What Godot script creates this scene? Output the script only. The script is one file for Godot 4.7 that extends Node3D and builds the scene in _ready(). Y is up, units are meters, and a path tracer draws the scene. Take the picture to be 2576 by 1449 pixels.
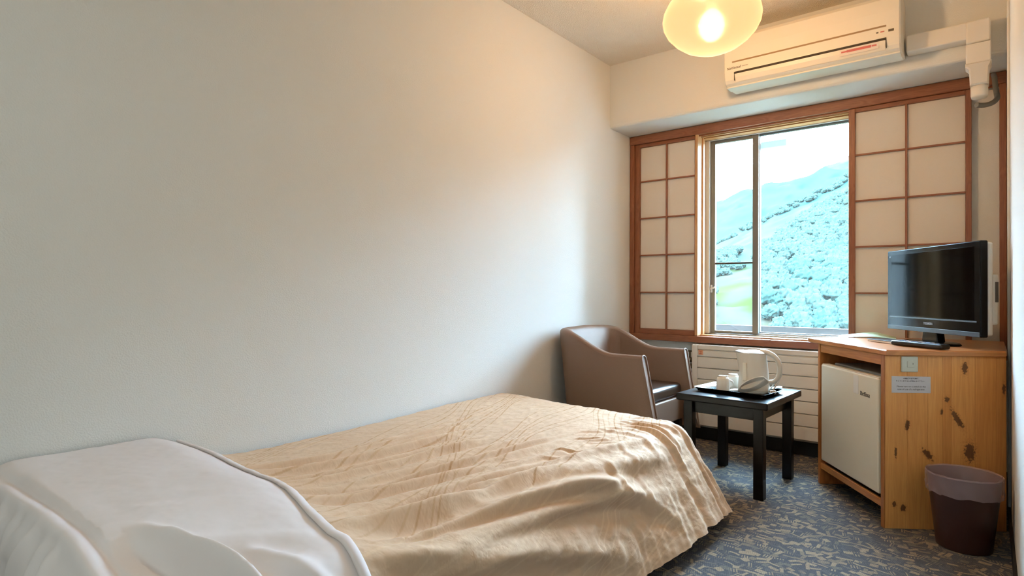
extends Node3D
# A narrow hotel single room: x runs along the window wall (left wall at -1.915), -z points to the window, y is up, metres.

const WL := -1.915      # left wall
const WR := 0.07        # right wall
const ZW := -3.70       # face of the window wall
const ZB := -3.378      # face of the beam over the window
const CH := 2.4         # ceiling
const SOF := 1.992      # underside of the beam
const ZBACK := 1.5

var M := {}
var rng := RandomNumberGenerator.new()

# ---------------------------------------------------------------- mesh builder
class MB:
	var v := PackedVector3Array()
	var n := PackedVector3Array()
	var uv := PackedVector2Array()
	var ix := PackedInt32Array()
	var col := PackedColorArray()

	func vert(p: Vector3, nn: Vector3, t := Vector2.ZERO) -> int:
		v.append(p); n.append(nn); uv.append(t)
		return v.size() - 1

	func tri(a: int, b: int, c: int) -> void:
		var g := (v[b] - v[a]).cross(v[c] - v[a])
		if g.dot(n[a] + n[b] + n[c]) > 0.0:
			ix.append(a); ix.append(c); ix.append(b)
		else:
			ix.append(a); ix.append(b); ix.append(c)

	func quad(a: int, b: int, c: int, d: int) -> void:
		tri(a, b, c); tri(a, c, d)

	func face(pts: Array) -> void:      # flat convex polygon, normal by its order (counter-clockwise seen from outside)
		var nn: Vector3 = (pts[1] - pts[0]).cross(pts[2] - pts[0]).normalized()
		var s := v.size()
		for p in pts:
			vert(p, nn)
		for k in range(1, pts.size() - 1):
			tri(s, s + k, s + k + 1)

	# box with rounded edges
	func box(c: Vector3, size: Vector3, r := 0.002, seg := 1, b := Basis.IDENTITY) -> MB:
		var h := size * 0.5
		r = minf(r, minf(h.x, minf(h.y, h.z)) * 0.98)
		var inner := h - Vector3(r, r, r)
		var ang := []
		for k in seg + 1:
			ang.append(Vector2(-1, tan(-PI / 4 + PI / 4 * k / seg)))
		for k in seg + 1:
			ang.append(Vector2(1, tan(PI / 4 * k / seg)))
		var m := ang.size()
		for f in 6:
			var ax := f / 2
			var sg := 1.0 if f % 2 == 0 else -1.0
			var N := Vector3.ZERO; N[ax] = sg
			var U := Vector3.ZERO; U[(ax + 1) % 3] = 1.0
			var W := Vector3.ZERO; W[(ax + 2) % 3] = 1.0
			var s := v.size()
			for i in m:
				for j in m:
					var d = (N + U * ang[i].y + W * ang[j].y).normalized()
					var p: Vector3 = (N + U * ang[i].x + W * ang[j].x) * inner + d * r
					vert(c + b * p, b * d, Vector2(p[(ax + 1) % 3], p[(ax + 2) % 3]))
			for i in m - 1:
				for j in m - 1:
					quad(s + i * m + j, s + (i + 1) * m + j, s + (i + 1) * m + j + 1, s + i * m + j + 1)
		return self

	func span(lo: Vector3, hi: Vector3, r := 0.002, seg := 1) -> MB:
		return box((lo + hi) * 0.5, hi - lo, r, seg)

	# surface of revolution round y; profile points (radius, y)
	func lathe(c: Vector3, prof: Array, seg := 32, b := Basis.IDENTITY, flat := 1.0) -> MB:
		var m := prof.size()
		var s := v.size()
		for i in seg + 1:
			var a := TAU * i / seg
			for k in m:
				var p: Vector2 = prof[k]
				var t: Vector2 = (prof[mini(k + 1, m - 1)] - prof[maxi(k - 1, 0)])
				var nn := Vector2(t.y, -t.x).normalized()
				vert(c + b * Vector3(cos(a) * p.x, p.y, sin(a) * p.x * flat), b * Vector3(cos(a) * nn.x, nn.y, sin(a) * nn.x), Vector2(float(i) / seg, float(k) / maxi(1, m - 1)))
		for i in seg:
			for k in m - 1:
				quad(s + i * m + k, s + (i + 1) * m + k, s + (i + 1) * m + k + 1, s + i * m + k + 1)
		return self

	# tube along points
	func tube(pts: Array, rad, seg := 8, closed_ends := true) -> MB:
		var s := v.size()
		var m := pts.size()
		var up := Vector3.UP
		for i in m:
			var t: Vector3 = (pts[mini(i + 1, m - 1)] - pts[maxi(i - 1, 0)]).normalized()
			if absf(t.dot(up)) > 0.95:
				up = Vector3.RIGHT if absf(t.x) < 0.9 else Vector3.BACK
			var sd := t.cross(up).normalized()
			up = sd.cross(t).normalized()
			var r: float = rad[i] if rad is Array else rad
			for k in seg:
				var a := TAU * k / seg
				var d := sd * cos(a) + up * sin(a)
				vert(pts[i] + d * r, d)
		for i in m - 1:
			for k in seg:
				quad(s + i * seg + k, s + (i + 1) * seg + k, s + (i + 1) * seg + (k + 1) % seg, s + i * seg + (k + 1) % seg)
		if closed_ends:
			for e in [0, m - 1]:
				var t2: Vector3 = (pts[1] - pts[0]).normalized() * -1.0 if e == 0 else (pts[m - 1] - pts[m - 2]).normalized()
				var cc := vert(pts[e], t2)
				var f := v.size()
				for k in seg:
					vert(v[s + e * seg + k], t2)
				for k in seg:
					tri(cc, f + k, f + (k + 1) % seg)
		return self

	# polygon in (a, b) extruded along c, with chamfered rim; frame gives the axes
	func prism(poly: PackedVector2Array, lo: float, hi: float, ch := 0.002, fr := Transform3D.IDENTITY) -> MB:
		if Geometry2D.is_polygon_clockwise(poly):
			poly.reverse()
		var m := poly.size()
		var ins := PackedVector2Array()
		for i in m:
			var e0 := (poly[i] - poly[(i + m - 1) % m]).normalized()
			var e1 := (poly[(i + 1) % m] - poly[i]).normalized()
			var n0 := Vector2(-e0.y, e0.x); var n1 := Vector2(-e1.y, e1.x)
			var bi := (n0 + n1)
			ins.append(poly[i] + bi / maxf(0.3, 1.0 + n0.dot(n1)) * ch)
		var tr := Geometry2D.triangulate_polygon(ins)
		for z in [[hi, 1.0], [lo, -1.0]]:
			var s := v.size()
			for p in ins:
				vert(fr * Vector3(p.x, p.y, z[0]), fr.basis * Vector3(0, 0, z[1]), p)
			for k in tr.size() / 3:
				tri(s + tr[k * 3], s + tr[k * 3 + 1], s + tr[k * 3 + 2])
		for i in m:
			var j := (i + 1) % m
			var e := (poly[j] - poly[i]).normalized()
			var nn := Vector3(e.y, -e.x, 0)
			var rows := [[ins, hi, Vector3(0, 0, 1)], [poly, hi - ch, nn], [poly, lo + ch, nn], [ins, lo, Vector3(0, 0, -1)]]
			for k in 3:
				var N: Vector3 = nn if k == 1 else (nn + (Vector3(0, 0, 1) if k == 0 else Vector3(0, 0, -1))).normalized()
				var P0: PackedVector2Array = rows[k][0]; var P1: PackedVector2Array = rows[k + 1][0]
				var s := v.size()
				vert(fr * Vector3(P0[i].x, P0[i].y, rows[k][1]), fr.basis * N)
				vert(fr * Vector3(P0[j].x, P0[j].y, rows[k][1]), fr.basis * N)
				vert(fr * Vector3(P1[j].x, P1[j].y, rows[k + 1][1]), fr.basis * N)
				vert(fr * Vector3(P1[i].x, P1[i].y, rows[k + 1][1]), fr.basis * N)
				quad(s, s + 1, s + 2, s + 3)
		return self

	# grid of points (rows x cols) with smooth normals; flip turns them over
	func sheet(pts: PackedVector3Array, rows: int, cols: int, uvs := PackedVector2Array(), flip := false, wrap := false) -> MB:
		var s := v.size()
		for i in rows:
			for j in cols:
				var j0 := j - 1; var j1 := j + 1
				if wrap:
					j0 = (j0 + cols - 1) % (cols - 1) if j == 0 else j0
					j1 = 1 if j == cols - 1 else j1
				else:
					j0 = maxi(j0, 0); j1 = mini(j1, cols - 1)
				var du := pts[mini(i + 1, rows - 1) * cols + j] - pts[maxi(i - 1, 0) * cols + j]
				var dv := pts[i * cols + j1] - pts[i * cols + j0]
				var nn := du.cross(dv).normalized()
				vert(pts[i * cols + j], -nn if flip else nn, uvs[i * cols + j] if uvs.size() else Vector2(float(i) / rows, float(j) / cols))
		for i in rows - 1:
			for j in cols - 1:
				quad(s + i * cols + j, s + (i + 1) * cols + j, s + (i + 1) * cols + j + 1, s + i * cols + j + 1)
		return self

	func mesh() -> ArrayMesh:
		var a := []
		a.resize(Mesh.ARRAY_MAX)
		a[Mesh.ARRAY_VERTEX] = v; a[Mesh.ARRAY_NORMAL] = n; a[Mesh.ARRAY_TEX_UV] = uv; a[Mesh.ARRAY_INDEX] = ix
		if col.size() == v.size():
			a[Mesh.ARRAY_COLOR] = col
		var m := ArrayMesh.new()
		m.add_surface_from_arrays(Mesh.PRIMITIVE_TRIANGLES, a)
		return m

# ---------------------------------------------------------------- scene helpers
var taken := {}
func numbered(called: String) -> String:
	var k: int = taken.get(called, 0)
	taken[called] = k + 1
	return called if k == 0 else "%s_%03d" % [called, k]

func tag(o: Node, label: String, category: String, group := "", kind := "") -> Node:
	o.set_meta("label", label); o.set_meta("category", category)
	if group: o.set_meta("group", group)
	if kind: o.set_meta("kind", kind)
	return o

func thing(called: String, label: String, category: String, at := Vector3.ZERO, turn := 0.0, group := "") -> Node3D:
	var o := Node3D.new()
	o.name = numbered(called)
	add_child(o)
	o.position = at; o.rotation.y = turn
	tag(o, label, category, group)
	return o

func obj(called: String, mb, mat: Material, parent: Node = self, at := Vector3.ZERO) -> MeshInstance3D:
	var o := MeshInstance3D.new()
	o.mesh = mb.mesh() if mb is MB else mb
	o.material_override = mat
	if parent == self:
		o.name = numbered(called)
	else:                                  # alike parts of one thing get a three-digit number
		var nm := called
		var k := 0
		while parent.has_node(NodePath(nm)):
			k += 1
			nm = "%s_%03d" % [called, k]
		o.name = nm
	parent.add_child(o)
	o.position = at
	return o

func struct(called: String, mb, mat: Material, label: String, category: String) -> MeshInstance3D:
	var o := obj(called, mb, mat)
	tag(o, label, category, "", "structure")
	return o

func bx(c: Vector3, s: Vector3, r := 0.002, seg := 1) -> MB:
	return MB.new().box(c, s, r, seg)

func sp(lo: Vector3, hi: Vector3, r := 0.002, seg := 1) -> MB:
	return MB.new().span(lo, hi, r, seg)

func text(s: String, h: float, font := "Droid Sans", bold := false, depth := 0.0004) -> TextMesh:
	var t := TextMesh.new()
	var f := SystemFont.new()
	f.font_names = PackedStringArray([font])
	f.font_weight = 700 if bold else 400
	t.font = f
	t.text = s
	t.font_size = 32
	t.pixel_size = h / 32.0 * 1.35
	t.depth = depth
	t.curve_step = 2.0
	return t

# ---------------------------------------------------------------- materials
func mat(c: Color, rough := 0.6, spec := 0.5) -> StandardMaterial3D:
	var m := StandardMaterial3D.new()
	m.albedo_color = c
	m.roughness = rough
	m.metallic_specular = spec
	return m

func noise_tex(freq: float, size := 512, ramp: Gradient = null, octaves := 4, type := FastNoiseLite.TYPE_SIMPLEX_SMOOTH, sd := 1) -> NoiseTexture2D:
	var n := FastNoiseLite.new()
	n.noise_type = type; n.frequency = freq; n.fractal_octaves = octaves; n.seed = sd
	var t := NoiseTexture2D.new()
	t.width = size; t.height = size; t.seamless = true; t.noise = n
	if ramp: t.color_ramp = ramp
	return t

func tri(m: StandardMaterial3D, sc: float, world := false) -> StandardMaterial3D:
	m.uv1_triplanar = true
	m.uv1_world_triplanar = world
	m.uv1_scale = Vector3(sc, sc, sc)
	m.uv1_triplanar_sharpness = 6.0
	return m

func bump(m: StandardMaterial3D, t: Texture2D, cm: float) -> StandardMaterial3D:
	m.heightmap_enabled = true
	m.heightmap_texture = t
	m.heightmap_scale = cm
	return m

# wood: grain runs along v (or along u when across is set)
func wood_tex(a: Color, b: Color, sd: int, across := false, size := 512, rings := 9.0) -> ImageTexture:
	var n := FastNoiseLite.new(); n.seed = sd; n.frequency = 0.011; n.fractal_octaves = 3
	var n2 := FastNoiseLite.new(); n2.seed = sd + 7; n2.frequency = 0.05; n2.fractal_octaves = 2
	var im := Image.create(size, size, false, Image.FORMAT_RGB8)
	for y in size:
		for x in size:
			var u := float(y if across else x); var w := float(x if across else y)
			var e := minf(1.0, minf(minf(u, size - u), minf(w, size - w)) / 40.0)
			var g := n.get_noise_2d(u * 2.4, w * 0.16) * e
			var r := 0.5 + 0.5 * sin((u / size * rings + g * 2.2) * TAU)
			var f := n2.get_noise_2d(u * 6.0, w * 0.25) * 0.5 + 0.5
			im.set_pixel(x, y, a.lerp(b, clampf(0.45 * r + 0.55 * f, 0, 1)))
	return ImageTexture.create_from_image(im)

# glued pine boards: grain along v, knots where the photograph shows them; u across 0.46 m, v up 0.68 m
func pine_tex() -> ImageTexture:
	var W := 460; var H := 680
	var n := FastNoiseLite.new(); n.seed = 31; n.frequency = 0.012; n.fractal_octaves = 3
	var n2 := FastNoiseLite.new(); n2.seed = 8; n2.frequency = 0.08; n2.fractal_octaves = 2
	var seams := [0, 84, 162, 218, 252, 340, 420, 461]
	var tone := [0.0, 0.12, 0.02, 0.5, 0.0, 0.2, 0.35]
	var knots := [[0.301, 0.635, 9, 19, 0.0], [0.234, 0.511, 8, 9, 0.3], [0.272, 0.436, 9, 34, -0.55], [0.084, 0.408, 7, 17, 0.1], [0.32, 0.307, 16, 30, 0.0], [0.161, 0.294, 9, 22, -0.7], [0.035, 0.096, 6, 10, 0.0], [0.069, 0.082, 8, 11, 0.0], [0.448, 0.555, 5, 18, 0.0], [0.04, 0.30, 4, 18, 0.05], [0.214, 0.462, 4, 10, 0.0]]
	var pale := Color(0.93, 0.665, 0.37); var dark := Color(0.79, 0.505, 0.25); var kn := Color(0.12, 0.055, 0.035)
	var im := Image.create(W, H, false, Image.FORMAT_RGB8)
	for y in H:
		for x in W:
			var b := 0
			while x >= seams[b + 1]: b += 1
			var wx := 0.0; var kd := 9.0
			for k in knots:
				var dx: float = x - k[0] * 1000.0; var dy: float = (H - y) - k[1] * 1000.0
				if absf(dx) > 60 or absf(dy) > 90: continue
				var c := cos(k[4]); var s := sin(k[4])
				var ex: float = (dx * c - dy * s) / k[2]; var ey: float = (dx * s + dy * c) / k[3]
				var d := sqrt(ex * ex + ey * ey) * (1.0 + 0.55 * n.get_noise_2d(x * 7.0, y * 7.0))
				kd = minf(kd, d)
				wx += signf(dx) * 10.0 * exp(-d * 0.8)
			var g := n.get_noise_2d(x * 2.2 + b * 300 + wx, y * 0.10)
			var r := 0.5 + 0.5 * sin((x + wx) * 0.16 + g * 9.0 + b)
			var f := n2.get_noise_2d(x * 4.0, y * 0.14) * 0.5 + 0.5
			var cl := pale.lerp(dark, clampf(r * 0.22 + f * 0.35 + tone[b] * 0.8, 0, 1))
			cl = cl.lerp(kn, clampf((1.25 - kd) * 3.0, 0, 1) * (0.75 + 0.25 * f))
			cl = cl.lerp(dark, 0.4 * clampf(2.2 - kd, 0, 1))
			im.set_pixel(x, y, cl)
	return ImageTexture.create_from_image(im)

func carpet_tex() -> ImageTexture:
	var S := 1024
	var im := Image.create(S, S, false, Image.FORMAT_RGB8)
	var r := RandomNumberGenerator.new(); r.seed = 77
	var base := Color(0.42, 0.42, 0.435)
	im.fill(base)
	var beige := [Color(0.72, 0.64, 0.545), Color(0.68, 0.60, 0.52), Color(0.61, 0.55, 0.49), Color(0.54, 0.51, 0.475), Color(0.47, 0.46, 0.46)]
	for k in 37 * 44:
		var cx := (k % 37 + r.randf_range(0.25, 0.75) + 0.5 * ((k / 37) % 2)) * S / 37.0; var cy := (k / 37 + r.randf_range(0.25, 0.75)) * S / 44.0
		if r.randf() < 0.05: continue
		var kind := r.randi() % 4
		var w := r.randf_range(8, 17); var h := r.randf_range(7, 12)
		if kind == 0: w = r.randf_range(16, 24); h = r.randf_range(3, 6)
		if kind == 1: h = r.randf_range(13, 20); w = r.randf_range(4, 7)
		var a := r.randf_range(-0.4, 0.4) + (0.6 if r.randf() < 0.25 else 0.0)
		var c: Color = beige[mini(4, int(pow(r.randf(), 1.2) * 5.0))]
		var stripes := r.randf() < 0.3
		var bend := r.randf_range(-0.012, 0.012)
		var ca := cos(a); var sa := sin(a)
		var R := int(maxf(w, h)) + 2
		for y in range(-R, R):
			for x in range(-R, R):
				var u := x * ca + y * sa; var t := -x * sa + y * ca + bend * u * u
				if absf(u) > w or absf(t) > h: continue
				if stripes and int(absf(u + 200) / 4.0) % 2 == 0: continue
				var px := posmod(int(cx) + x, S); var py := posmod(int(cy) + y, S)
				im.set_pixel(px, py, c)
	for y in S:            # loop pile
		for x in S:
			var c := im.get_pixel(x, y)
			var f := 0.80 + 0.20 * sin(x * TAU / 6.4 + sin(y * TAU / 8.0) * 0.8) * sin(y * TAU / 5.12) + r.randf_range(-0.12, 0.12)
			im.set_pixel(x, y, Color(c.r * f, c.g * f, c.b * f))
	return ImageTexture.create_from_image(im)

const BEDU := 2.5    # metres of cloth along u
const BEDV := 1.5
func spread_tex() -> ImageTexture:
	var W := 2000; var H := 1200
	var im := Image.create(W, H, false, Image.FORMAT_RGB8)
	var base := Color(0.835, 0.705, 0.58)
	im.fill(base)
	var dark := Color(0.70, 0.53, 0.36); var pale := Color(0.885, 0.765, 0.63)
	for fam in 10:
		var ph := fam * 1.9
		for k in 7:
			var p := 0.12
			while p < BEDU:
				var sw := 0.5 + 0.5 * sin(p * 3.4 + ph)
				var q := 0.10 + fam * 0.235 - 0.34 * p + 0.060 * sin(p * 3.3 + ph) + 0.022 * sin(p * 9.0 + ph * 2.0 + k * 0.35) + (k - 3) * (0.017 + 0.019 * sw)
				if q > 0.0 and q < BEDV - 0.01:
					var x := int(p / BEDU * W); var y := int(q / BEDV * H)
					var c := dark if q < 0.88 else pale  # paler on the side drop: sheen of the weave painted into the line colour
					var t := 2 if q < 0.88 else 3
					var a := (0.45 + 0.40 * smoothstep(0.6, 1.3, p)) * (0.6 + 0.4 * sin(p * 5.0 + k * 2.1 + ph))
					for dy in range(-t, t + 1):
						if y + dy >= 0 and y + dy < H and x < W:
							im.set_pixel(x, y + dy, im.get_pixel(x, y + dy).lerp(c, (1.0 if absi(dy) < t else 0.45) * a))
				p += BEDU / W
	return ImageTexture.create_from_image(im)

func sign_tex() -> ImageTexture:
	var G := {
		"a": "0112 0814 6036 6095 5474 4686 8668 6678", "b": "0191 3032 7072 1383 1319 3368 3868 4548 5358 6399 8497 9699", "c": "5051 0191 1108 2393 3474 3434 3437 7477 3777 3656 5259 2898",
		"d": "2070 7052 1232 1219 1989 8085 9095 2656", "e": "2080 2252 1484 5047 4637 3759 8464", "f": "2007 1419 3090 4373 4348 7378 4676 6063 6835 3599",
		"g": "1111 1190 1119 9197 9160 5551 5149 1191 1919 6162", "h": "5120 2016 1638 3851 5170 7093 9397 9759", "i": "0109 0191 0134 3439 5060 5195 5292 5993 5595 6499 7569",
		"j": "1019 3090 6069 6979 3393", "k": "2070 2777 2727 7757", "l": "2040 1292 4025 2577 7789", "m": "3041 2126 2686 8689 8959", "n": "1080 8026 5579 2626", "o": "0214 4245 8267 6739", "p": "2070 0393 5357 5739 ",
		"q": "0282 3039 3918 1836 3686 8689 8959 7192", "r": "3040 4049 4905 6599", "s": "3010 3035 3580 8089 2629 2969 2636 6669", "t": "2027 2749 6166 7175", "u": "0090 4049 4375", "v": "1070 3055 4749 8589 4989", "w": "1017 1748 8187", "x": "2829 2939 3938 3828"}
	var W := 444; var H := 195
	var im := Image.create(W, H, false, Image.FORMAT_RGB8)
	im.fill(Color(0.86, 0.86, 0.88))
	var ink := Color(0.13, 0.13, 0.16)
	var lines := [["abcdefghijk", 130.0, 16.0, 17.0, 1.5], ["lmnohpqrdirstuvwx", 48.0, 47.0, 20.4, 1.3]]
	for L in lines:
		for k in L[0].length():
			for s in G[L[0][k]].split(" ", false):
				var p := Vector2(s.substr(0, 1).to_int(), s.substr(1, 1).to_int()); var q := Vector2(s.substr(2, 1).to_int(), s.substr(3, 1).to_int())
				for t in 24:
					var o := p.lerp(q, t / 23.0) * 1.75 + Vector2(L[1] + k * L[3], L[2])
					for d in [Vector2.ZERO, Vector2(1, 0), Vector2(0, 1)]:
						im.set_pixel(clampi(int(o.x + d.x), 0, W - 1), clampi(int(o.y + d.y), 0, H - 1), ink)
	return ImageTexture.create_from_image(im)

func materials() -> void:
	var wallbump := noise_tex(0.055, 512, null, 3)
	var finebump := noise_tex(0.16, 512, null, 2, FastNoiseLite.TYPE_SIMPLEX_SMOOTH, 5)
	M.wall = bump(tri(mat(Color(0.89, 0.89, 0.875), 0.85, 0.3), 5.5, true), wallbump, 0.06)
	M.ceil = bump(tri(mat(Color(0.93, 0.905, 0.865), 0.95, 0.2), 4.0, true), noise_tex(0.075, 512, null, 5, FastNoiseLite.TYPE_CELLULAR, 3), 0.5)
	M.carpet = mat(Color.WHITE, 0.97, 0.15)
	M.carpet.albedo_texture = carpet_tex()
	tri(M.carpet, 1.0 / 1.15, true)
	bump(M.carpet, M.carpet.albedo_texture, 0.25)
	M.black_base = mat(Color(0.055, 0.045, 0.04), 0.6)
	var ft_v := wood_tex(Color(0.60, 0.37, 0.235), Color(0.49, 0.275, 0.165), 4)
	var ft_h := wood_tex(Color(0.60, 0.37, 0.235), Color(0.49, 0.275, 0.165), 5, true)
	M.frame_v = tri(mat(Color.WHITE, 0.42, 0.5), 2.0); M.frame_v.albedo_texture = ft_v
	M.frame_h = tri(mat(Color.WHITE, 0.42, 0.5), 2.0); M.frame_h.albedo_texture = ft_h
	M.lining = tri(mat(Color(1.0, 0.98, 0.92), 0.4, 0.5), 2.0)
	M.lining.albedo_texture = wood_tex(Color(0.80, 0.63, 0.45), Color(0.71, 0.52, 0.35), 9)
	M.lining_h = tri(mat(Color(1.0, 0.98, 0.92), 0.4, 0.5), 2.0)
	M.lining_h.albedo_texture = wood_tex(Color(0.80, 0.63, 0.45), Color(0.71, 0.52, 0.35), 9, true)
	M.paper = bump(tri(mat(Color(0.88, 0.84, 0.79), 0.9, 0.2), 3.0), finebump, 0.04)
	M.alu = mat(Color(0.50, 0.49, 0.47), 0.38, 0.5); M.alu.metallic = 0.55
	M.alu_dark = mat(Color(0.30, 0.30, 0.29), 0.45); M.alu_dark.metallic = 0.4
	M.glass = StandardMaterial3D.new()
	M.glass.transparency = BaseMaterial3D.TRANSPARENCY_ALPHA
	M.glass.albedo_color = Color(1, 1, 1, 0.03); M.glass.roughness = 0.02
	M.white_metal = mat(Color(0.85, 0.85, 0.85), 0.3)
	M.ac = mat(Color(0.90, 0.885, 0.84), 0.42, 0.5)
	M.ac_dark = mat(Color(0.22, 0.19, 0.15), 0.7)
	M.ac_label = mat(Color(0.88, 0.85, 0.83), 0.6); M.red_ink = mat(Color(0.78, 0.42, 0.40), 0.7); M.grey_ink = mat(Color(0.40, 0.37, 0.33), 0.7)
	M.duct = mat(Color(0.90, 0.88, 0.845), 0.45); M.duct_end = mat(Color(0.84, 0.82, 0.79), 0.5)
	M.hose = mat(Color(0.45, 0.44, 0.42), 0.6)
	M.rad = mat(Color(0.89, 0.87, 0.83), 0.38); M.rad_label = mat(Color(0.86, 0.62, 0.48), 0.6); M.orange_ink = mat(Color(0.70, 0.36, 0.22), 0.6)
	M.brass = mat(Color(0.36, 0.31, 0.23), 0.45); M.brass.metallic = 0.6
	# bed
	M.spread = mat(Color.WHITE, 0.78, 0.3)
	M.spread.albedo_texture = spread_tex()
	var nz := FastNoiseLite.new(); nz.seed = 6; nz.frequency = 0.012; nz.fractal_octaves = 5; nz.fractal_type = FastNoiseLite.FRACTAL_RIDGED; nz.domain_warp_enabled = true; nz.domain_warp_amplitude = 25.0
	var nt := NoiseTexture2D.new(); nt.width = 1024; nt.height = 640; nt.seamless = true; nt.noise = nz
	bump(M.spread, nt, 0.30)
	M.spread.rim_enabled = true; M.spread.rim = 0.15; M.spread.rim_tint = 0.5
	M.sheet = mat(Color(0.90, 0.865, 0.855), 0.7, 0.35)
	M.mattress = mat(Color(0.80, 0.79, 0.76), 0.9); M.bedwood = mat(Color(0.33, 0.22, 0.14), 0.6)
	# chair, table
	M.leather = bump(tri(mat(Color(0.49, 0.375, 0.295), 0.5, 0.5), 5.0), noise_tex(0.10, 512, null, 3, FastNoiseLite.TYPE_CELLULAR, 11), 0.05)
	M.seat = mat(Color(0.215, 0.155, 0.115), 0.28, 0.5)
	M.leg_dark = mat(Color(0.07, 0.055, 0.045), 0.5)
	M.table = mat(Color(0.050, 0.038, 0.034), 0.28, 0.36)
	M.table.albedo_texture = wood_tex(Color(1, 1, 1), Color(0.72, 0.68, 0.66), 21, true, 256); tri(M.table, 2.5)
	M.tray = mat(Color(0.035, 0.035, 0.04), 0.2, 0.5)
	M.kettle = mat(Color(0.86, 0.835, 0.785), 0.26, 0.5)
	M.kettle_gauge = mat(Color(0.96, 0.95, 0.90), 0.35)
	M.cup = mat(Color(0.93, 0.91, 0.87), 0.2)
	M.cord = mat(Color(0.86, 0.83, 0.79), 0.45)
	M.packet = mat(Color(0.86, 0.91, 0.92), 0.35); M.packet_green = mat(Color(0.62, 0.86, 0.70), 0.4)
	# desk
	M.pine = mat(Color.WHITE, 0.42, 0.5); M.pine.albedo_texture = pine_tex()
	var dt := wood_tex(Color(0.80, 0.54, 0.30), Color(0.66, 0.40, 0.19), 14, true)
	M.desk_h = tri(mat(Color.WHITE, 0.3, 0.5), 1.6); M.desk_h.albedo_texture = dt
	M.desk_v = tri(mat(Color.WHITE, 0.35, 0.5), 1.6); M.desk_v.albedo_texture = wood_tex(Color(0.72, 0.46, 0.24), Color(0.60, 0.35, 0.165), 15)
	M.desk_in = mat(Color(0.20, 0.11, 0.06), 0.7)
	M.fridge = bump(tri(mat(Color(0.92, 0.89, 0.82), 0.42), 4.0), finebump, 0.03)
	M.fridge_side = mat(Color(0.62, 0.59, 0.55), 0.5); M.gasket = mat(Color(0.33, 0.31, 0.29), 0.7)
	M.tape = mat(Color(0.93, 0.92, 0.90), 0.3)
	M.ink = mat(Color(0.12, 0.12, 0.12), 0.6)
	M.plate = mat(Color(0.84, 0.86, 0.81), 0.4)
	M.sign = mat(Color.WHITE, 0.5); M.sign.albedo_texture = sign_tex()
	M.tv = mat(Color(0.010, 0.010, 0.012), 0.14, 0.28); M.tv_screen = mat(Color(0.013, 0.013, 0.014), 0.08, 0.20)
	M.tv_back = mat(Color(0.86, 0.85, 0.82), 0.45); M.tv_line = mat(Color(0.13, 0.14, 0.165), 0.35)
	M.silver = mat(Color(0.62, 0.63, 0.66), 0.4)
	M.remote = mat(Color(0.05, 0.055, 0.065), 0.3); M.button = mat(Color(0.45, 0.55, 0.68), 0.4); M.button_pale = mat(Color(0.75, 0.76, 0.78), 0.4)
	M.leaflet = mat(Color(0.78, 0.86, 0.72), 0.5); M.page = mat(Color(0.9, 0.89, 0.9), 0.5)
	M.bin = mat(Color(0.225, 0.115, 0.10), 0.38, 0.5)
	M.liner = mat(Color(0.80, 0.70, 0.72, 0.36), 0.3, 0.5)
	M.liner.transparency = BaseMaterial3D.TRANSPARENCY_ALPHA
	# outside
	M.grass = mat(Color.WHITE, 0.95, 0.1); M.grass.vertex_color_use_as_albedo = true
	M.far = M.grass
	M.crown = mat(Color.WHITE, 0.9, 0.1); M.crown.vertex_color_use_as_albedo = true
	M.trunk = mat(Color(0.2, 0.15, 0.1), 0.9)
	M.rail = mat(Color(0.21, 0.19, 0.185), 0.6, 0.3)
	M.pale_reflection = mat(Color(0.72, 0.78, 0.82), 0.5)  # pale tint of a reflection, worn by an added box

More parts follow.
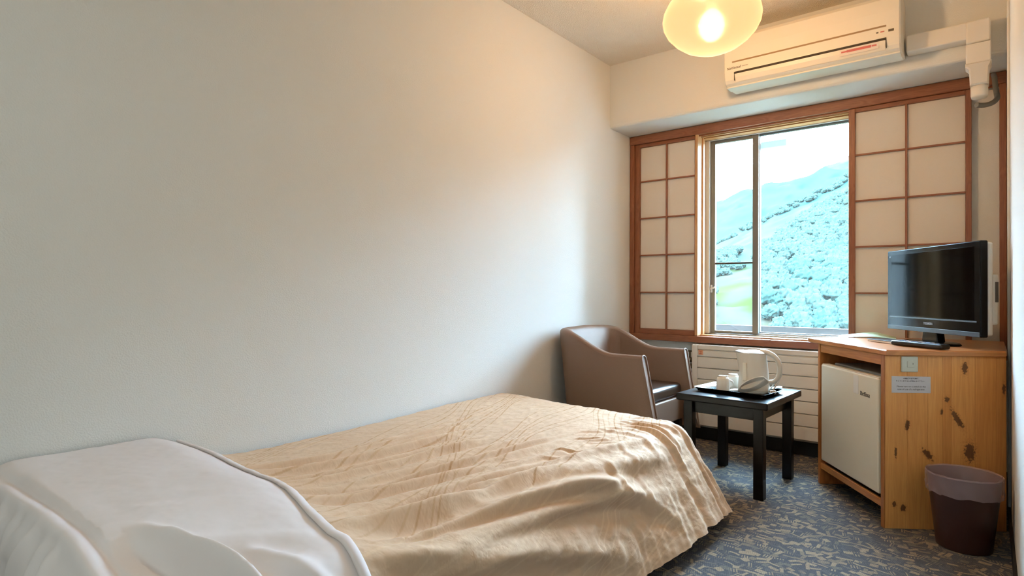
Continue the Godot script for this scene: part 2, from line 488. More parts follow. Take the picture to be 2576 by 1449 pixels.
# ---------------------------------------------------------------- room
func build_room() -> void:
	struct("floor", sp(Vector3(WL - 0.2, -0.12, -3.95), Vector3(WR + 0.2, 0, ZBACK + 0.2), 0.001), M.carpet, "blue-grey carpet with scattered beige blocks", "floor")
	struct("ceiling", sp(Vector3(WL - 0.2, CH, -3.95), Vector3(WR + 0.2, CH + 0.15, ZBACK + 0.2), 0.001), M.ceil, "rough textured off-white ceiling", "ceiling")
	struct("wall_left", sp(Vector3(WL - 0.2, 0, -3.95), Vector3(WL, CH, ZBACK + 0.2), 0.001), M.wall, "long plain off-white papered wall beside the bed", "wall")
	struct("wall_right", sp(Vector3(WR, 0, -3.95), Vector3(WR + 0.2, CH, ZBACK + 0.2), 0.001), M.wall, "off-white wall at the right edge of the picture", "wall")
	struct("wall_back", sp(Vector3(WL, 0, ZBACK), Vector3(WR, CH, ZBACK + 0.2), 0.001), M.wall, "off-white wall behind the viewer", "wall")
	var w := MB.new()
	var zo := -3.95
	w.span(Vector3(WL, 0, zo), Vector3(-1.44, SOF, ZW), 0.001)
	w.span(Vector3(-0.556, 0, zo), Vector3(WR, SOF, ZW), 0.001)
	w.span(Vector3(-1.44, 0, zo), Vector3(-0.556, 0.655, ZW), 0.001)
	w.span(Vector3(-1.44, 1.935, zo), Vector3(-0.556, SOF, ZW), 0.001)
	struct("wall_window", w, M.wall, "off-white end wall around the window and below its sill", "wall")
	# beam with a rounded lower edge
	var poly := PackedVector2Array([Vector2(ZW - 0.25, SOF), Vector2(ZB - 0.02, SOF)])
	for k in 5:
		var a := -PI / 2 + PI / 2 * k / 4
		poly.append(Vector2(ZB - 0.02 + cos(a) * 0.02, SOF + 0.02 + sin(a) * 0.02))
	poly.append(Vector2(ZB, CH)); poly.append(Vector2(ZW - 0.25, CH))
	# profile axes (z, y), extruded along x
	var fr := Transform3D(Basis(Vector3(0, 0, 1), Vector3(0, 1, 0), Vector3(-1, 0, 0)), Vector3.ZERO)
	struct("wall_beam", MB.new().prism(poly, -WR, -WL, 0.0005, fr), M.wall, "boxed-out beam above the window that carries the air conditioner", "wall")
	struct("baseboard_window", sp(Vector3(WL, 0, ZW), Vector3(WR, 0.075, ZW + 0.012), 0.002), M.black_base, "black skirting under the radiator", "baseboard")
	struct("baseboard_right", sp(Vector3(WR - 0.008, 0, ZW + 0.012), Vector3(WR, 0.06, ZBACK), 0.002), M.black_base, "black skirting along the right wall", "baseboard")
	struct("baseboard_left", sp(Vector3(WL, 0, ZW + 0.012), Vector3(WL + 0.008, 0.06, ZBACK), 0.002), M.black_base, "black skirting along the left wall", "baseboard")

func build_window() -> void:
	var o := Node3D.new(); o.name = "window_1"; add_child(o); o.position = Vector3(-0.95, 0.655, ZW)
	tag(o, "aluminium sliding window in a reddish wooden frame with a mountain view", "window", "", "structure")
	var P := -o.position
	# wooden frame all along the wall
	obj("head_rail", sp(Vector3(-1.912, 1.934, -3.70), Vector3(0.069, 1.990, -3.645), 0.003), M.frame_h, o, P)
	obj("track_strip", sp(Vector3(-1.875, 1.926, -3.678), Vector3(0.042, 1.934, -3.672), 0.001), M.frame_h, o, P)
	obj("sill_rail", sp(Vector3(-1.912, 0.612, -3.70), Vector3(0.069, 0.652, -3.640), 0.003), M.frame_h, o, P)
	obj("side_post", sp(Vector3(-1.912, 0.652, -3.70), Vector3(-1.880, 1.934, -3.65), 0.003), M.frame_v, o, P)
	obj("side_post", sp(Vector3(0.042, 0.652, -3.70), Vector3(0.069, 1.934, -3.65), 0.003), M.frame_v, o, P)
	# lining of the opening
	obj("jamb_lining", sp(Vector3(-1.455, 0.655, -3.79), Vector3(-1.437, 1.935, -3.655), 0.002), M.lining, o, P)
	obj("jamb_bead", sp(Vector3(-1.437, 0.655, -3.755), Vector3(-1.428, 1.93, -3.725), 0.002), M.lining, o, P)
	obj("jamb_lining", sp(Vector3(-0.568, 0.655, -3.79), Vector3(-0.556, 1.935, -3.70), 0.002), M.lining, o, P)
	obj("head_lining", sp(Vector3(-1.44, 1.920, -3.79), Vector3(-0.556, 1.940, -3.735), 0.002), M.lining_h, o, P)
	obj("head_bead", sp(Vector3(-1.44, 1.926, -3.728), Vector3(-0.556, 1.940, -3.712), 0.002), M.lining_h, o, P)
	obj("sill_board", sp(Vector3(-1.44, 0.640, -3.79), Vector3(-0.556, 0.660, -3.70), 0.002), M.lining_h, o, P)
	# aluminium frame
	obj("frame_jamb", sp(Vector3(-1.455, 0.655, -3.90), Vector3(-1.412, 1.935, -3.79), 0.003), M.white_metal, o, P)
	obj("frame_jamb", sp(Vector3(-0.586, 0.655, -3.90), Vector3(-0.556, 1.935, -3.79), 0.003), M.white_metal, o, P)
	obj("frame_head", sp(Vector3(-1.44, 1.915, -3.80), Vector3(-0.556, 1.938, -3.79), 0.002), M.white_metal, o, P)
	obj("frame_head", sp(Vector3(-1.44, 1.924, -3.90), Vector3(-0.556, 1.938, -3.80), 0.002), M.alu, o, P)
	obj("frame_sill", sp(Vector3(-1.44, 0.645, -3.90), Vector3(-0.556, 0.668, -3.79), 0.002), M.alu, o, P)
	obj("sill_track", sp(Vector3(-1.41, 0.668, -3.83), Vector3(-0.586, 0.678, -3.826), 0.001), M.white_metal, o, P)
	var sash := func(x0: float, x1: float, z: float, wl: float, wr: float, mid: bool, top: float) -> void:
		obj("sash_stile", sp(Vector3(x0, 0.668, z - 0.012), Vector3(x0 + wl, 1.926, z + 0.012), 0.002), M.alu, o, P)
		obj("sash_stile", sp(Vector3(x1 - wr, 0.668, z - 0.012), Vector3(x1, 1.926, z + 0.012), 0.002), M.alu, o, P)
		obj("sash_rail", sp(Vector3(x0 + wl, top, z - 0.012), Vector3(x1 - wr, 1.926, z + 0.012), 0.002), M.alu, o, P)
		obj("sash_rail", sp(Vector3(x0 + wl, 0.668, z - 0.012), Vector3(x1 - wr, 0.685, z + 0.012), 0.002), M.alu, o, P)
		if mid:
			obj("sash_rail", sp(Vector3(x0 + wl, 1.112, z - 0.010), Vector3(x1 - wr, 1.124, z + 0.010), 0.002), M.alu_dark, o, P)
		obj("glass_pane", sp(Vector3(x0 + wl - 0.004, 0.68, z - 0.002), Vector3(x1 - wr + 0.004, top + 0.005, z + 0.002), 0.0005), M.glass, o, P)
	sash.call(-1.412, -1.112, -3.825, 0.030, 0.036, true, 1.897)
	sash.call(-1.148, -0.586, -3.862, 0.036, 0.030, false, 1.914)
	var latch := MB.new().box(Vector3(-1.404, 0.955, -3.808), Vector3(0.012, 0.05, 0.012), 0.003)
	latch.box(Vector3(-1.394, 0.958, -3.800), Vector3(0.038, 0.010, 0.012), 0.003, 1, Basis(Vector3(0, 0, 1), 0.35))
	obj("latch", latch, M.white_metal, o, P)
	obj("reflection_box", sp(Vector3(-1.16, 1.855, -3.99), Vector3(-0.985, 1.90, -3.955), 0.006), M.pale_reflection, o, P)  # box added to stand in for a pale reflection in the glass
	# added out of view: two side panels and an overhead slab to block daylight
	struct("wall_added_panel", sp(Vector3(-0.46, -0.4, -4.75), Vector3(-0.32, 2.5, -3.95), 0.004), M.wall, "added panel outside to the right of the window that blocks daylight", "wall")
	struct("wall_added_panel", sp(Vector3(-1.92, -0.4, -4.75), Vector3(-1.78, 2.5, -3.95), 0.004), M.wall, "added panel outside to the left of the window that blocks daylight", "wall")
	struct("ceiling_added_slab", sp(Vector3(-3.2, 2.5, -4.5), Vector3(1.2, 2.65, -3.95), 0.004), M.wall, "added slab above the window outside that blocks steep daylight", "slab")  # added overhang, keeps steep daylight off the floor
	# rail outside
	var r := thing("balcony_rail", "brown-grey horizontal handrail outside the window pane", "railing", Vector3(-0.95, 0, -4.3))
	obj("rail", sp(Vector3(-0.82, 0.655, -0.025), Vector3(0.46, 0.70, 0.025), 0.004), M.rail, r)
	for k in 2:
		obj("post", sp(Vector3(-0.78 + k * 1.2 - 0.015, -0.4, -0.012), Vector3(-0.78 + k * 1.2 + 0.015, 0.656, 0.012), 0.003), M.rail, r)
	obj("bracket", sp(Vector3(-0.82, -0.42, -0.02), Vector3(0.46, -0.38, 0.348), 0.004), M.rail, r)

func shoji(called: String, label: String, x0: float, x1: float, pl: float, pm: float, pr: float, z: float) -> void:
	var o := thing(called, label, "shoji screen", Vector3((x0 + x1) * 0.5, 0.652, z), 0.0, "shoji screens of the window")
	var P := -o.position
	var zf := z + 0.0
	var zb := z - 0.022
	obj("stile", sp(Vector3(x0, 0.652, zb), Vector3(pl, 1.933, zf), 0.002), M.frame_v, o, P)
	obj("stile", sp(Vector3(pr, 0.652, zb), Vector3(x1, 1.933, zf), 0.002), M.frame_v, o, P)
	obj("rail", sp(Vector3(pl, 1.912, zb), Vector3(pr, 1.933, zf), 0.002), M.frame_h, o, P)
	obj("rail", sp(Vector3(pl, 0.652, zb), Vector3(pr, 0.686, zf), 0.002), M.frame_h, o, P)
	var ys := [0.686, 0.929, 1.179, 1.429, 1.679, 1.912]
	obj("lattice_bar", sp(Vector3(pm - 0.005, 0.686, zb + 0.006), Vector3(pm + 0.005, 1.912, zf - 0.003), 0.001), M.frame_v, o, P)
	for k in range(1, 5):
		obj("lattice_bar", sp(Vector3(pl, ys[k] - 0.0045, zb + 0.007), Vector3(pr, ys[k] + 0.0045, zf - 0.004), 0.001), M.frame_h, o, P)
	for k in 5:
		for c in [[pl, pm], [pm, pr]]:
			obj("paper_pane", sp(Vector3(c[0] + 0.001, ys[k] + 0.001, zb + 0.002), Vector3(c[1] - 0.001, ys[k + 1] - 0.001, zb + 0.005), 0.0005), M.paper, o, P)

func build_ac() -> void:
	var o := thing("air_conditioner", "cream wall-mounted air conditioner high on the beam above the window", "air conditioner", Vector3(-0.706, 2.002, ZB))
	var L := -0.4; var R := 0.398
	# profile (depth from wall, height)
	var prof := PackedVector2Array([Vector2(0.001, 0.045), Vector2(0.001, 0.305), Vector2(0.16, 0.305), Vector2(0.185, 0.298), Vector2(0.198, 0.28), Vector2(0.205, 0.22), Vector2(0.207, 0.16), Vector2(0.207, 0.105), Vector2(0.203, 0.085), Vector2(0.197, 0.062), Vector2(0.186, 0.046), Vector2(0.165, 0.036), Vector2(0.12, 0.032), Vector2(0.03, 0.038)])
	var fr := Transform3D(Basis(Vector3(0, 0, 1), Vector3(0, 1, 0), Vector3(-1, 0, 0)), Vector3.ZERO)
	obj("housing", MB.new().prism(prof, -R, -L, 0.006, fr), M.ac, o)
	obj("intake_slot", sp(Vector3(L + 0.045, 0.149, 0.2), Vector3(R - 0.055, 0.157, 0.2085), 0.001), mat(Color(0.60, 0.50, 0.38), 0.6), o)
	# outlet flap, standing a little proud, with a dark gap over it
	obj("outlet_gap", sp(Vector3(L + 0.055, 0.088, 0.198), Vector3(R - 0.055, 0.099, 0.2085), 0.001), M.ac_dark, o)
	var fl := PackedVector2Array([Vector2(0.190, 0.088), Vector2(0.2065, 0.088), Vector2(0.2025, 0.070), Vector2(0.192, 0.048), Vector2(0.180, 0.052)])
	var flap := obj("outlet_flap", MB.new().prism(fl, -(R - 0.057), -(L + 0.057), 0.002, fr), M.ac, o)
	var fr2 := Transform3D(Basis(Vector3(1, 0, 0), Vector3(0, 0.974, 0.225), Vector3(0, -0.225, 0.974)), Vector3(R - 0.165, 0.073, 0.2045))
	var lab := MeshInstance3D.new(); lab.name = "warning_label"; flap.add_child(lab)
	lab.mesh = bx(Vector3.ZERO, Vector3(0.16, 0.030, 0.0006), 0.0002).mesh(); lab.material_override = M.ac_label; lab.transform = fr2
	for k in 3:
		var t := MeshInstance3D.new(); t.name = "warning_text" if k == 0 else "warning_text_%03d" % k
		flap.add_child(t)
		t.mesh = bx(Vector3.ZERO, Vector3([0.03, 0.10, 0.02][k], 0.011 if k == 1 else 0.007, 0.0006), 0.0002).mesh()
		t.material_override = M.red_ink
		t.transform = fr2 * Transform3D(Basis.IDENTITY, Vector3([-0.058, 0.0, 0.062][k], 0.002, 0.0006))
	for s in [[L + 0.056, -1], [R - 0.056, 1]]:
		obj("flap_joint", sp(Vector3(s[0] - 0.0012, 0.055, 0.190), Vector3(s[0] + 0.0012, 0.09, 0.2055), 0.0005), M.ac_dark, o)
	var br := obj("brand_lettering", text("National", 0.013, "Droid Sans", true), M.grey_ink, o, Vector3(L + 0.055, 0.121, 0.2075))
	br.set_meta("label", "dark bold maker lettering")
	obj("model_lettering", text("inverter", 0.007), M.grey_ink, o, Vector3(L + 0.112, 0.122, 0.2075))
	obj("indicator", bx(Vector3(R - 0.09, 0.129, 0.207), Vector3(0.009, 0.007, 0.002), 0.001), M.grey_ink, o)
	obj("indicator", bx(Vector3(R - 0.07, 0.129, 0.207), Vector3(0.016, 0.005, 0.002), 0.001), M.red_ink, o)
	obj("receiver_window", bx(Vector3(R - 0.036, 0.128, 0.207), Vector3(0.022, 0.011, 0.002), 0.001), M.grey_ink, o)
	obj("bottom_edge", sp(Vector3(L + 0.004, 0.029, 0.10), Vector3(R - 0.004, 0.037, 0.168), 0.003), M.ac, o)
	var cd := thing("cable_duct", "slim white cable duct running up the right wall behind the pine cabinet", "duct", Vector3(WR, 0, -3.15))
	obj("cover", sp(Vector3(-0.009, 0.062, -0.013), Vector3(0, 2.36, 0.013), 0.002), M.duct, cd)
	obj("end_cap", sp(Vector3(-0.010, 2.355, -0.014), Vector3(0, 2.385, 0.014), 0.002), M.duct, cd)
	# pipe duct
	var d := thing("pipe_duct", "white plastic pipe duct running from the air conditioner and turning down in the corner", "duct", Vector3(-0.03, 1.775, ZB))
	var Q := -(d.position + Vector3(0.010, -0.025, 0))
	var z0 := ZB + 0.001
	obj("straight_run", sp(Vector3(-0.289, 2.034, z0), Vector3(-0.062, 2.112, -3.305), 0.007, 2), M.duct, d, Q)
	obj("elbow_cover", sp(Vector3(-0.066, 2.012, z0), Vector3(0.02, 2.112, -3.300), 0.008, 2), M.duct, d, Q)
	obj("drop_run", sp(Vector3(-0.067, 1.922, z0), Vector3(0.021, 2.011, -3.302), 0.006, 2), M.duct, d, Q)
	obj("tapered_end", MB.new().prism(PackedVector2Array([Vector2(-0.069, 1.925), Vector2(0.023, 1.925), Vector2(0.023, 1.91), Vector2(0.016, 1.896), Vector2(0.013, 1.825), Vector2(-0.053, 1.825), Vector2(-0.056, 1.896), Vector2(-0.069, 1.91)]), z0, -3.300, 0.006), M.duct_end, d, Q)
	obj("pipe_collar", MB.new().lathe(Vector3(-0.02, 0, -3.338), [Vector2(0, 1.77), Vector2(0.028, 1.772), Vector2(0.031, 1.785), Vector2(0.031, 1.83), Vector2(0, 1.832)], 24), M.duct, d, Q)
	var hp := []
	for k in 13:
		var a := -PI * 0.05 + PI * 0.62 * k / 12.0
		hp.append(Vector3(-0.02 + 0.055 * sin(a) * 1.15, 1.80 - 0.055 * cos(a), -3.345 - 0.14 * k / 12.0))
	hp.append(Vector3(0.036, 1.87, -3.52)); hp.append(Vector3(0.034, 1.92, -3.58)); hp.append(Vector3(0.03, 1.95, -3.625))
	obj("drain_hose", MB.new().tube(hp, 0.011, 10), M.hose, d, Q)

func build_radiator() -> void:
	var o := thing("radiator", "cream slatted panel radiator under the window sill", "radiator", Vector3(-0.85, 0.10, -3.645))
	var P := -o.position
	var x0 := -1.415; var x1 := -0.30
	obj("casing_back", sp(Vector3(x0 - 0.01, 0.10, -3.699), Vector3(x1, 0.598, -3.615), 0.004), M.rad, o, P)
	obj("end_cap", sp(Vector3(-1.452, 0.10, -3.699), Vector3(-1.414, 0.603, -3.600), 0.006, 2), M.rad, o, P)
	obj("top_grille", sp(Vector3(-1.414, 0.575, -3.695), Vector3(x1, 0.604, -3.603), 0.005, 2), M.rad, o, P)
	var y := 0.572
	for k in 7:
		var yl := 0.531 - 0.07 * k if k < 6 else 0.104
		obj("slat", sp(Vector3(x0, yl + 0.002, -3.616), Vector3(x1, y - 0.002, -3.598 - 0.0 * k), 0.003), M.rad, o, P)
		y = yl
	obj("caution_label", bx(Vector3(-1.392, 0.557, -3.5975), Vector3(0.030, 0.030, 0.001), 0.0003), M.rad_label, o, P)
	var pic := MB.new().box(Vector3(-1.394, 0.564, -3.5967), Vector3(0.018, 0.004, 0.0006), 0.0002)
	pic.box(Vector3(-1.391, 0.556, -3.5967), Vector3(0.004, 0.012, 0.0006), 0.0002).box(Vector3(-1.394, 0.548, -3.5967), Vector3(0.016, 0.004, 0.0006), 0.0002)
	obj("caution_mark", pic, M.orange_ink, o, P)
	# pipe and valves to its left
	var p := thing("radiator_pipe", "dark brass heating pipe with valves between armchair and radiator", "pipe", Vector3(-1.485, 0, -3.655))
	obj("riser", MB.new().tube([Vector3(0, 0.0, 0), Vector3(0, 0.40, 0)], 0.012, 12), M.brass, p)
	var vb := MB.new()
	for s in [[0.40, 0.020, 0.03], [0.445, 0.016, 0.03], [0.485, 0.021, 0.028]]:
		vb.lathe(Vector3(0, s[0], 0), [Vector2(0, 0), Vector2(s[1], 0.001), Vector2(s[1], s[2]), Vector2(0, s[2] + 0.001)], 6)
	obj("valve_body", vb, M.brass, p)
	obj("valve_stem", MB.new().tube([Vector3(0, 0.51, 0), Vector3(0, 0.55, 0)], 0.006, 8), M.brass, p)
	obj("valve_handle", bx(Vector3(0.006, 0.555, 0), Vector3(0.034, 0.010, 0.012), 0.003), M.brass, p)
	obj("branch", MB.new().tube([Vector3(0, 0.455, 0), Vector3(0.032, 0.455, 0)], 0.009, 8), M.brass, p)

func build_lamp() -> void:
	var o := thing("pendant_lamp", "round frosted glass ceiling lamp glowing warm yellow", "lamp", Vector3(-0.895, 2.045, -2.42))
	var prof := [Vector2(0.0, -0.122), Vector2(0.035, -0.120), Vector2(0.075, -0.111), Vector2(0.115, -0.093), Vector2(0.150, -0.067), Vector2(0.178, -0.036), Vector2(0.193, -0.006), Vector2(0.197, 0.02), Vector2(0.192, 0.048), Vector2(0.176, 0.080), Vector2(0.150, 0.107), Vector2(0.115, 0.127), Vector2(0.085, 0.137)]
	var sm := StandardMaterial3D.new()
	sm.albedo_color = Color(0.80, 0.655, 0.64, 0.45)
	sm.roughness = 0.42
	sm.refraction_enabled = true
	sm.refraction_scale = 0.008
	sm.emission_enabled = true
	sm.emission = Color(1.0, 0.73, 0.40)
	sm.emission_energy_multiplier = 0.12
	obj("shade", MB.new().lathe(Vector3.ZERO, prof, 64), sm, o)
	obj("cap", MB.new().lathe(Vector3.ZERO, [Vector2(0, 0.172), Vector2(0.03, 0.17), Vector2(0.092, 0.148), Vector2(0.094, 0.134), Vector2(0.0, 0.132)], 40), M.white_metal, o)
	obj("stem", MB.new().tube([Vector3(0, 0.165, 0), Vector3(0, 0.34, 0)], 0.012, 12), M.white_metal, o)
	obj("ceiling_rose", MB.new().lathe(Vector3.ZERO, [Vector2(0, 0.354), Vector2(0.06, 0.354), Vector2(0.058, 0.335), Vector2(0.02, 0.325), Vector2(0, 0.324)], 32), M.white_metal, o)
	var bm := StandardMaterial3D.new()
	bm.albedo_color = Color(1, 1, 1); bm.emission_enabled = true
	bm.emission = Color(1.0, 0.88, 0.62); bm.emission_energy_multiplier = 2.8
	var bulb := []
	for k in 13:
		var a := -PI / 2 + PI * k / 12.0
		bulb.append(Vector2(cos(a) * 0.048, sin(a) * 0.062))
	obj("bulb", MB.new().lathe(Vector3(0, -0.005, 0), bulb, 24), bm, o)
	obj("bulb_holder", MB.new().lathe(Vector3.ZERO, [Vector2(0, 0.055), Vector2(0.02, 0.056), Vector2(0.022, 0.134), Vector2(0, 0.135)], 20), M.white_metal, o)
	var l := OmniLight3D.new()
	l.name = "lamp_light"
	l.light_color = Color(1.0, 0.80, 0.55)
	l.light_energy = LAMP
	l.light_size = 0.05
	l.omni_range = 12.0; l.omni_attenuation = 2.0
	l.shadow_enabled = true
	l.position = Vector3(0, -0.005, 0)
	o.add_child(l)

# ---------------------------------------------------------------- bed
const BX0 := -1.905
const BQ := 0.87        # flat width before the near edge turns down
const BZ0 := -0.40      # head edge of the flat top
const BP := 1.875       # flat length before the foot turns down
var bn := FastNoiseLite.new()
var bn2 := FastNoiseLite.new()
var bn3 := FastNoiseLite.new()

func bed_top(p: float, q: float) -> float:
	var y := 0.372 + 0.028 * smoothstep(0.6, 1.8, p)
	y += 0.088 * exp(-pow(maxf(0.0, absf(p - 0.10) - 0.16) / 0.16, 2.0)) * (1.0 - 0.45 * smoothstep(0.55, 0.95, q))
	y += 0.010 * exp(-pow((q - 0.05) / 0.25, 2.0))
	y -= 0.012 * smoothstep(0.6, 0.9, q)
	return y

# where the cloth point (p along the bed, q across it) lies
func bed_point(p: float, q: float, lift: float, fold: float) -> Vector3:
	var dp := maxf(0.0, p - BP)
	var sgn := 1.0
	if p < 0.0:
		dp = -p; sgn = -1.0
	var dq := maxf(0.0, q - BQ)
	var pc := clampf(p, 0.0, BP); var qc := minf(q, BQ)
	var top := bed_top(pc, qc) + lift
	if dp <= 0.0 and dq <= 0.0:
		return Vector3(BX0 + qc, top, BZ0 - pc)
	var hyp := sqrt(dp * dp + dq * dq)
	var drop := pow(pow(dp, 6.0) + pow(dq, 6.0), 1.0 / 6.0)
	var dir := Vector2(dp * sgn, dq) / hyp
	var R := 0.11 if sgn > 0.0 else 0.10
	var out: float; var y: float
	var ang := drop / R
	var tilt := 0.20 + (0.30 * smoothstep(0.95, 1.75, pc) * dir.y + 0.10 * dir.x * dir.y if p > 0.0 else 0.0)
	if sgn < 0.0: tilt = 0.05
	var lim := PI / 2 - tilt
	if ang < lim:
		out = R * sin(ang); y = R * (1.0 - cos(ang))
	else:
		var rest := drop - R * lim
		out = R * sin(lim) + rest * sin(tilt); y = R * (1.0 - cos(lim)) + rest * cos(tilt)
	out += lift
	if sgn > 0.0:
		var s := pc + (q if dq <= 0.0 else qc + atan2(dir.x, dir.y) * 0.5 if dp > 0.0 else 0.0)
		var f1 := bn.get_noise_2d(s * 190.0, 3.0) + 0.55 * bn.get_noise_2d(s * 420.0, 9.0)
		out += 0.016 * smoothstep(0.10, 0.36, drop) * fold * f1
	return Vector3(BX0 + qc + dir.y * out, maxf(top - y, 0.012 + lift), BZ0 - pc - dir.x * out)

func crease(p: float, q: float, c: Array) -> float:
	var m: float = 4.0 * c[5] + absf(c[6])
	if p < minf(c[0], c[2]) - m or p > maxf(c[0], c[2]) + m or q < minf(c[1], c[3]) - m or q > maxf(c[1], c[3]) + m: return 0.0
	var a := Vector2(c[0], c[1]); var b := Vector2(c[2], c[3]); var x := Vector2(p, q)
	var t: float = clampf((x - a).dot(b - a) / (b - a).length_squared(), 0.0, 1.0)
	var bow: float = c[6] * 4.0 * t * (1.0 - t)
	var nrm := Vector2(-(b - a).y, (b - a).x).normalized()
	var d: float = (x - a - (b - a) * t).dot(nrm) - bow
	var along := (x - a - (b - a) * t).dot((b - a).normalized())
	if absf(d) > c[5] * 4.0 or absf(along) > 0.08: return 0.0
	var fade: float = smoothstep(0.0, 0.2, t) * (1.0 - smoothstep(0.75, 1.0, t)) if absf(along) < 1e-4 else 0.0
	var w: float = c[5]
	return c[4] * fade * (exp(-pow(d / w, 2.0)) - 0.75 * exp(-pow((d - w * 2.0) / (w * 1.2), 2.0)))

func build_bed() -> void:
	bn.seed = 5; bn.frequency = 0.03; bn.fractal_octaves = 2
	bn2.seed = 12; bn2.frequency = 1.0; bn2.fractal_octaves = 4
	bn3.seed = 19; bn3.frequency = 1.0; bn3.fractal_octaves = 3; bn3.fractal_type = FastNoiseLite.FRACTAL_RIDGED
	# bed itself: base, mattress, four legs
	var b := thing("bed", "low single bed under the covers along the left wall", "bed", Vector3(-1.43, 0, -1.35))
	obj("base", bx(Vector3(0, 0.12, 0), Vector3(0.92, 0.10, 1.94), 0.006), M.bedwood, b)
	obj("mattress", bx(Vector3(0, 0.25, 0), Vector3(0.90, 0.16, 1.92), 0.05, 3), M.mattress, b)
	for s in [[-1, -1], [1, -1], [-1, 1], [1, 1]]:
		obj("leg", bx(Vector3(s[0] * 0.40, 0.036, s[1] * 0.9), Vector3(0.06, 0.072, 0.06), 0.005), M.bedwood, b)
	# creases of the bedspread: p0 q0 p1 q1 height width bow
	var cr := []
	rng.seed = 41
	# long pulls fanning from the white sheet towards the foot and over the near edge
	for k in 26:
		var t := fmod(k * 0.382, 1.0)
		cr.append([0.24 + 0.14 * rng.randf(), 0.18 + 0.78 * t, 0.95 + 0.6 * rng.randf() + 0.2 * t, 0.22 + 0.86 * t + 0.10 * rng.randf(), 0.006 + 0.006 * rng.randf() + 0.003 * t, 0.008 + 0.010 * rng.randf(), 0.02 * rng.randf_range(-1, 1) - 0.02 * t])
	cr.append([0.26, 0.78, 1.62, 1.16, 0.021, 0.034, -0.06])
	cr.append([0.28, 0.92, 1.35, 1.26, 0.019, 0.030, -0.04])
	cr.append([0.62, 0.72, 1.78, 1.02, 0.013, 0.026, 0.04])
	cr.append([0.95, 0.90, 1.60, 1.24, 0.012, 0.022, -0.05])
	for k in 13:       # soft hanging folds towards the foot
		var p := rng.randf_range(1.15, 1.92); var q := rng.randf_range(0.70, 0.90)
		cr.append([p, q, p + rng.randf_range(-0.02, 0.10), q + rng.randf_range(0.25, 0.42), rng.randf_range(0.003, 0.007), rng.randf_range(0.009, 0.017), rng.randf_range(-0.02, 0.03)])
	for k in 12:       # small tucks along the turn
		var p := rng.randf_range(1.0, 1.9); var q := rng.randf_range(0.66, 0.86)
		cr.append([p, q, p + rng.randf_range(0.05, 0.14), q + rng.randf_range(0.04, 0.12), rng.randf_range(0.002, 0.005), rng.randf_range(0.006, 0.010), rng.randf_range(-0.01, 0.01)])
	for k in 8:       # at the foot corner
		var a := PI * 0.5 * (k + 0.5) / 8.0
		cr.append([BP + 0.03 * sin(a), BQ + 0.03 * cos(a), BP + 0.34 * sin(a), BQ + 0.34 * cos(a), rng.randf_range(0.003, 0.006), 0.013, 0.0])
	for k in 12:
		var p := rng.randf_range(0.4, 1.2); var q := rng.randf_range(0.03, 0.5)
		cr.append([p, q, p + rng.randf_range(0.15, 0.5), q + rng.randf_range(-0.05, 0.08), rng.randf_range(0.002, 0.005), rng.randf_range(0.006, 0.012), rng.randf_range(-0.02, 0.02)])
	var wr := func(p: float, q: float) -> float:
		var z := 0.0
		for c in cr:
			z += crease(p, q, c)
		var side := smoothstep(0.55, 0.95, q)
		z += 0.003 * bn2.get_noise_2d(p * 2.6 + 0.6 * q, q * 9.0 - p * 1.2)
		z *= smoothstep(0.27, 0.36, p)
		z += (0.0012 + 0.0022 * side) * bn3.get_noise_2d(p * 3.5 - q * 1.5, q * 7.0 + p * 1.5)
		z += 0.0016 * bn2.get_noise_2d(p * 14.0 + q * 5.0, q * 24.0) + 0.0022 * maxf(0.0, bn3.get_noise_2d(p * 5.0 + 40.0, q * 9.0 - p * 2.0) - 0.15)
		return z
	var rows := 400; var cols := 270
	var p0 := 0.27; var p1 := BP + 0.40; var q1 := BQ + 0.425
	var far_edge := func(_q: float) -> float: return 99.0
	var c1 := cloth(rows, cols, p0, p1, 0.0, q1, 0.004, 1.0, wr, far_edge)
	var sp1 := obj("bedspread", c1, M.spread)
	tag(sp1, "tan bedspread with wavy line pattern draped over the bed", "bedspread")
	# white sheet folded over the pillow and down at the head
	var cw := []
	rng.seed = 9
	for k in 9:
		var t := k / 8.0
		cw.append([-0.02 + 0.05 * rng.randf(), 0.30 + 0.65 * t, 0.30, 0.40 + 0.75 * t, rng.randf_range(0.003, 0.006), rng.randf_range(0.022, 0.040), rng.randf_range(-0.02, 0.02)])
	cw.append([0.02, 0.62, 0.12, 1.15, 0.022, 0.020, -0.02])
	cw.append([0.06, 0.70, 0.20, 1.2, 0.020, 0.018, 0.02])
	cw.append([0.14, 0.78, 0.34, 1.15, 0.012, 0.020, 0.02])
	for k in 8:
		var q := rng.randf_range(0.1, 0.9)
		cw.append([-0.05, q, -0.3, q + rng.randf_range(-0.12, 0.12), rng.randf_range(0.005, 0.010), rng.randf_range(0.012, 0.025), 0.0])
	cw.append([-0.055, 0.0, -0.03, 1.02, -0.014, 0.014, -0.02])
	var ww := func(p: float, q: float) -> float:
		var z := 0.0
		for c in cw:
			z += crease(p, q, c)
		z += 0.006 * bn2.get_noise_2d(p * 3.0 + 20.0, q * 4.0)
		z += 0.0012 * bn2.get_noise_2d(p * 14.0 + 7.0, q * 12.0)
		return z
	var edge := func(q: float) -> float:        # where the sheet ends along the bed
		return 0.375 + 0.02 * sin(q * 5.0) - 0.055 * smoothstep(0.35, 1.2, q)
	var c2 := cloth(150, 200, -0.37, 9.0, 0.0, q1 + 0.02, 0.018, 0.5, ww, edge)
	var s2 := obj("white_sheet", c2, M.sheet)
	tag(s2, "white sheet folded over the pillow at the head of the bed", "sheet")
	# its double hem
	var hem := MB.new()
	var pts := PackedVector3Array()
	var hc := 200
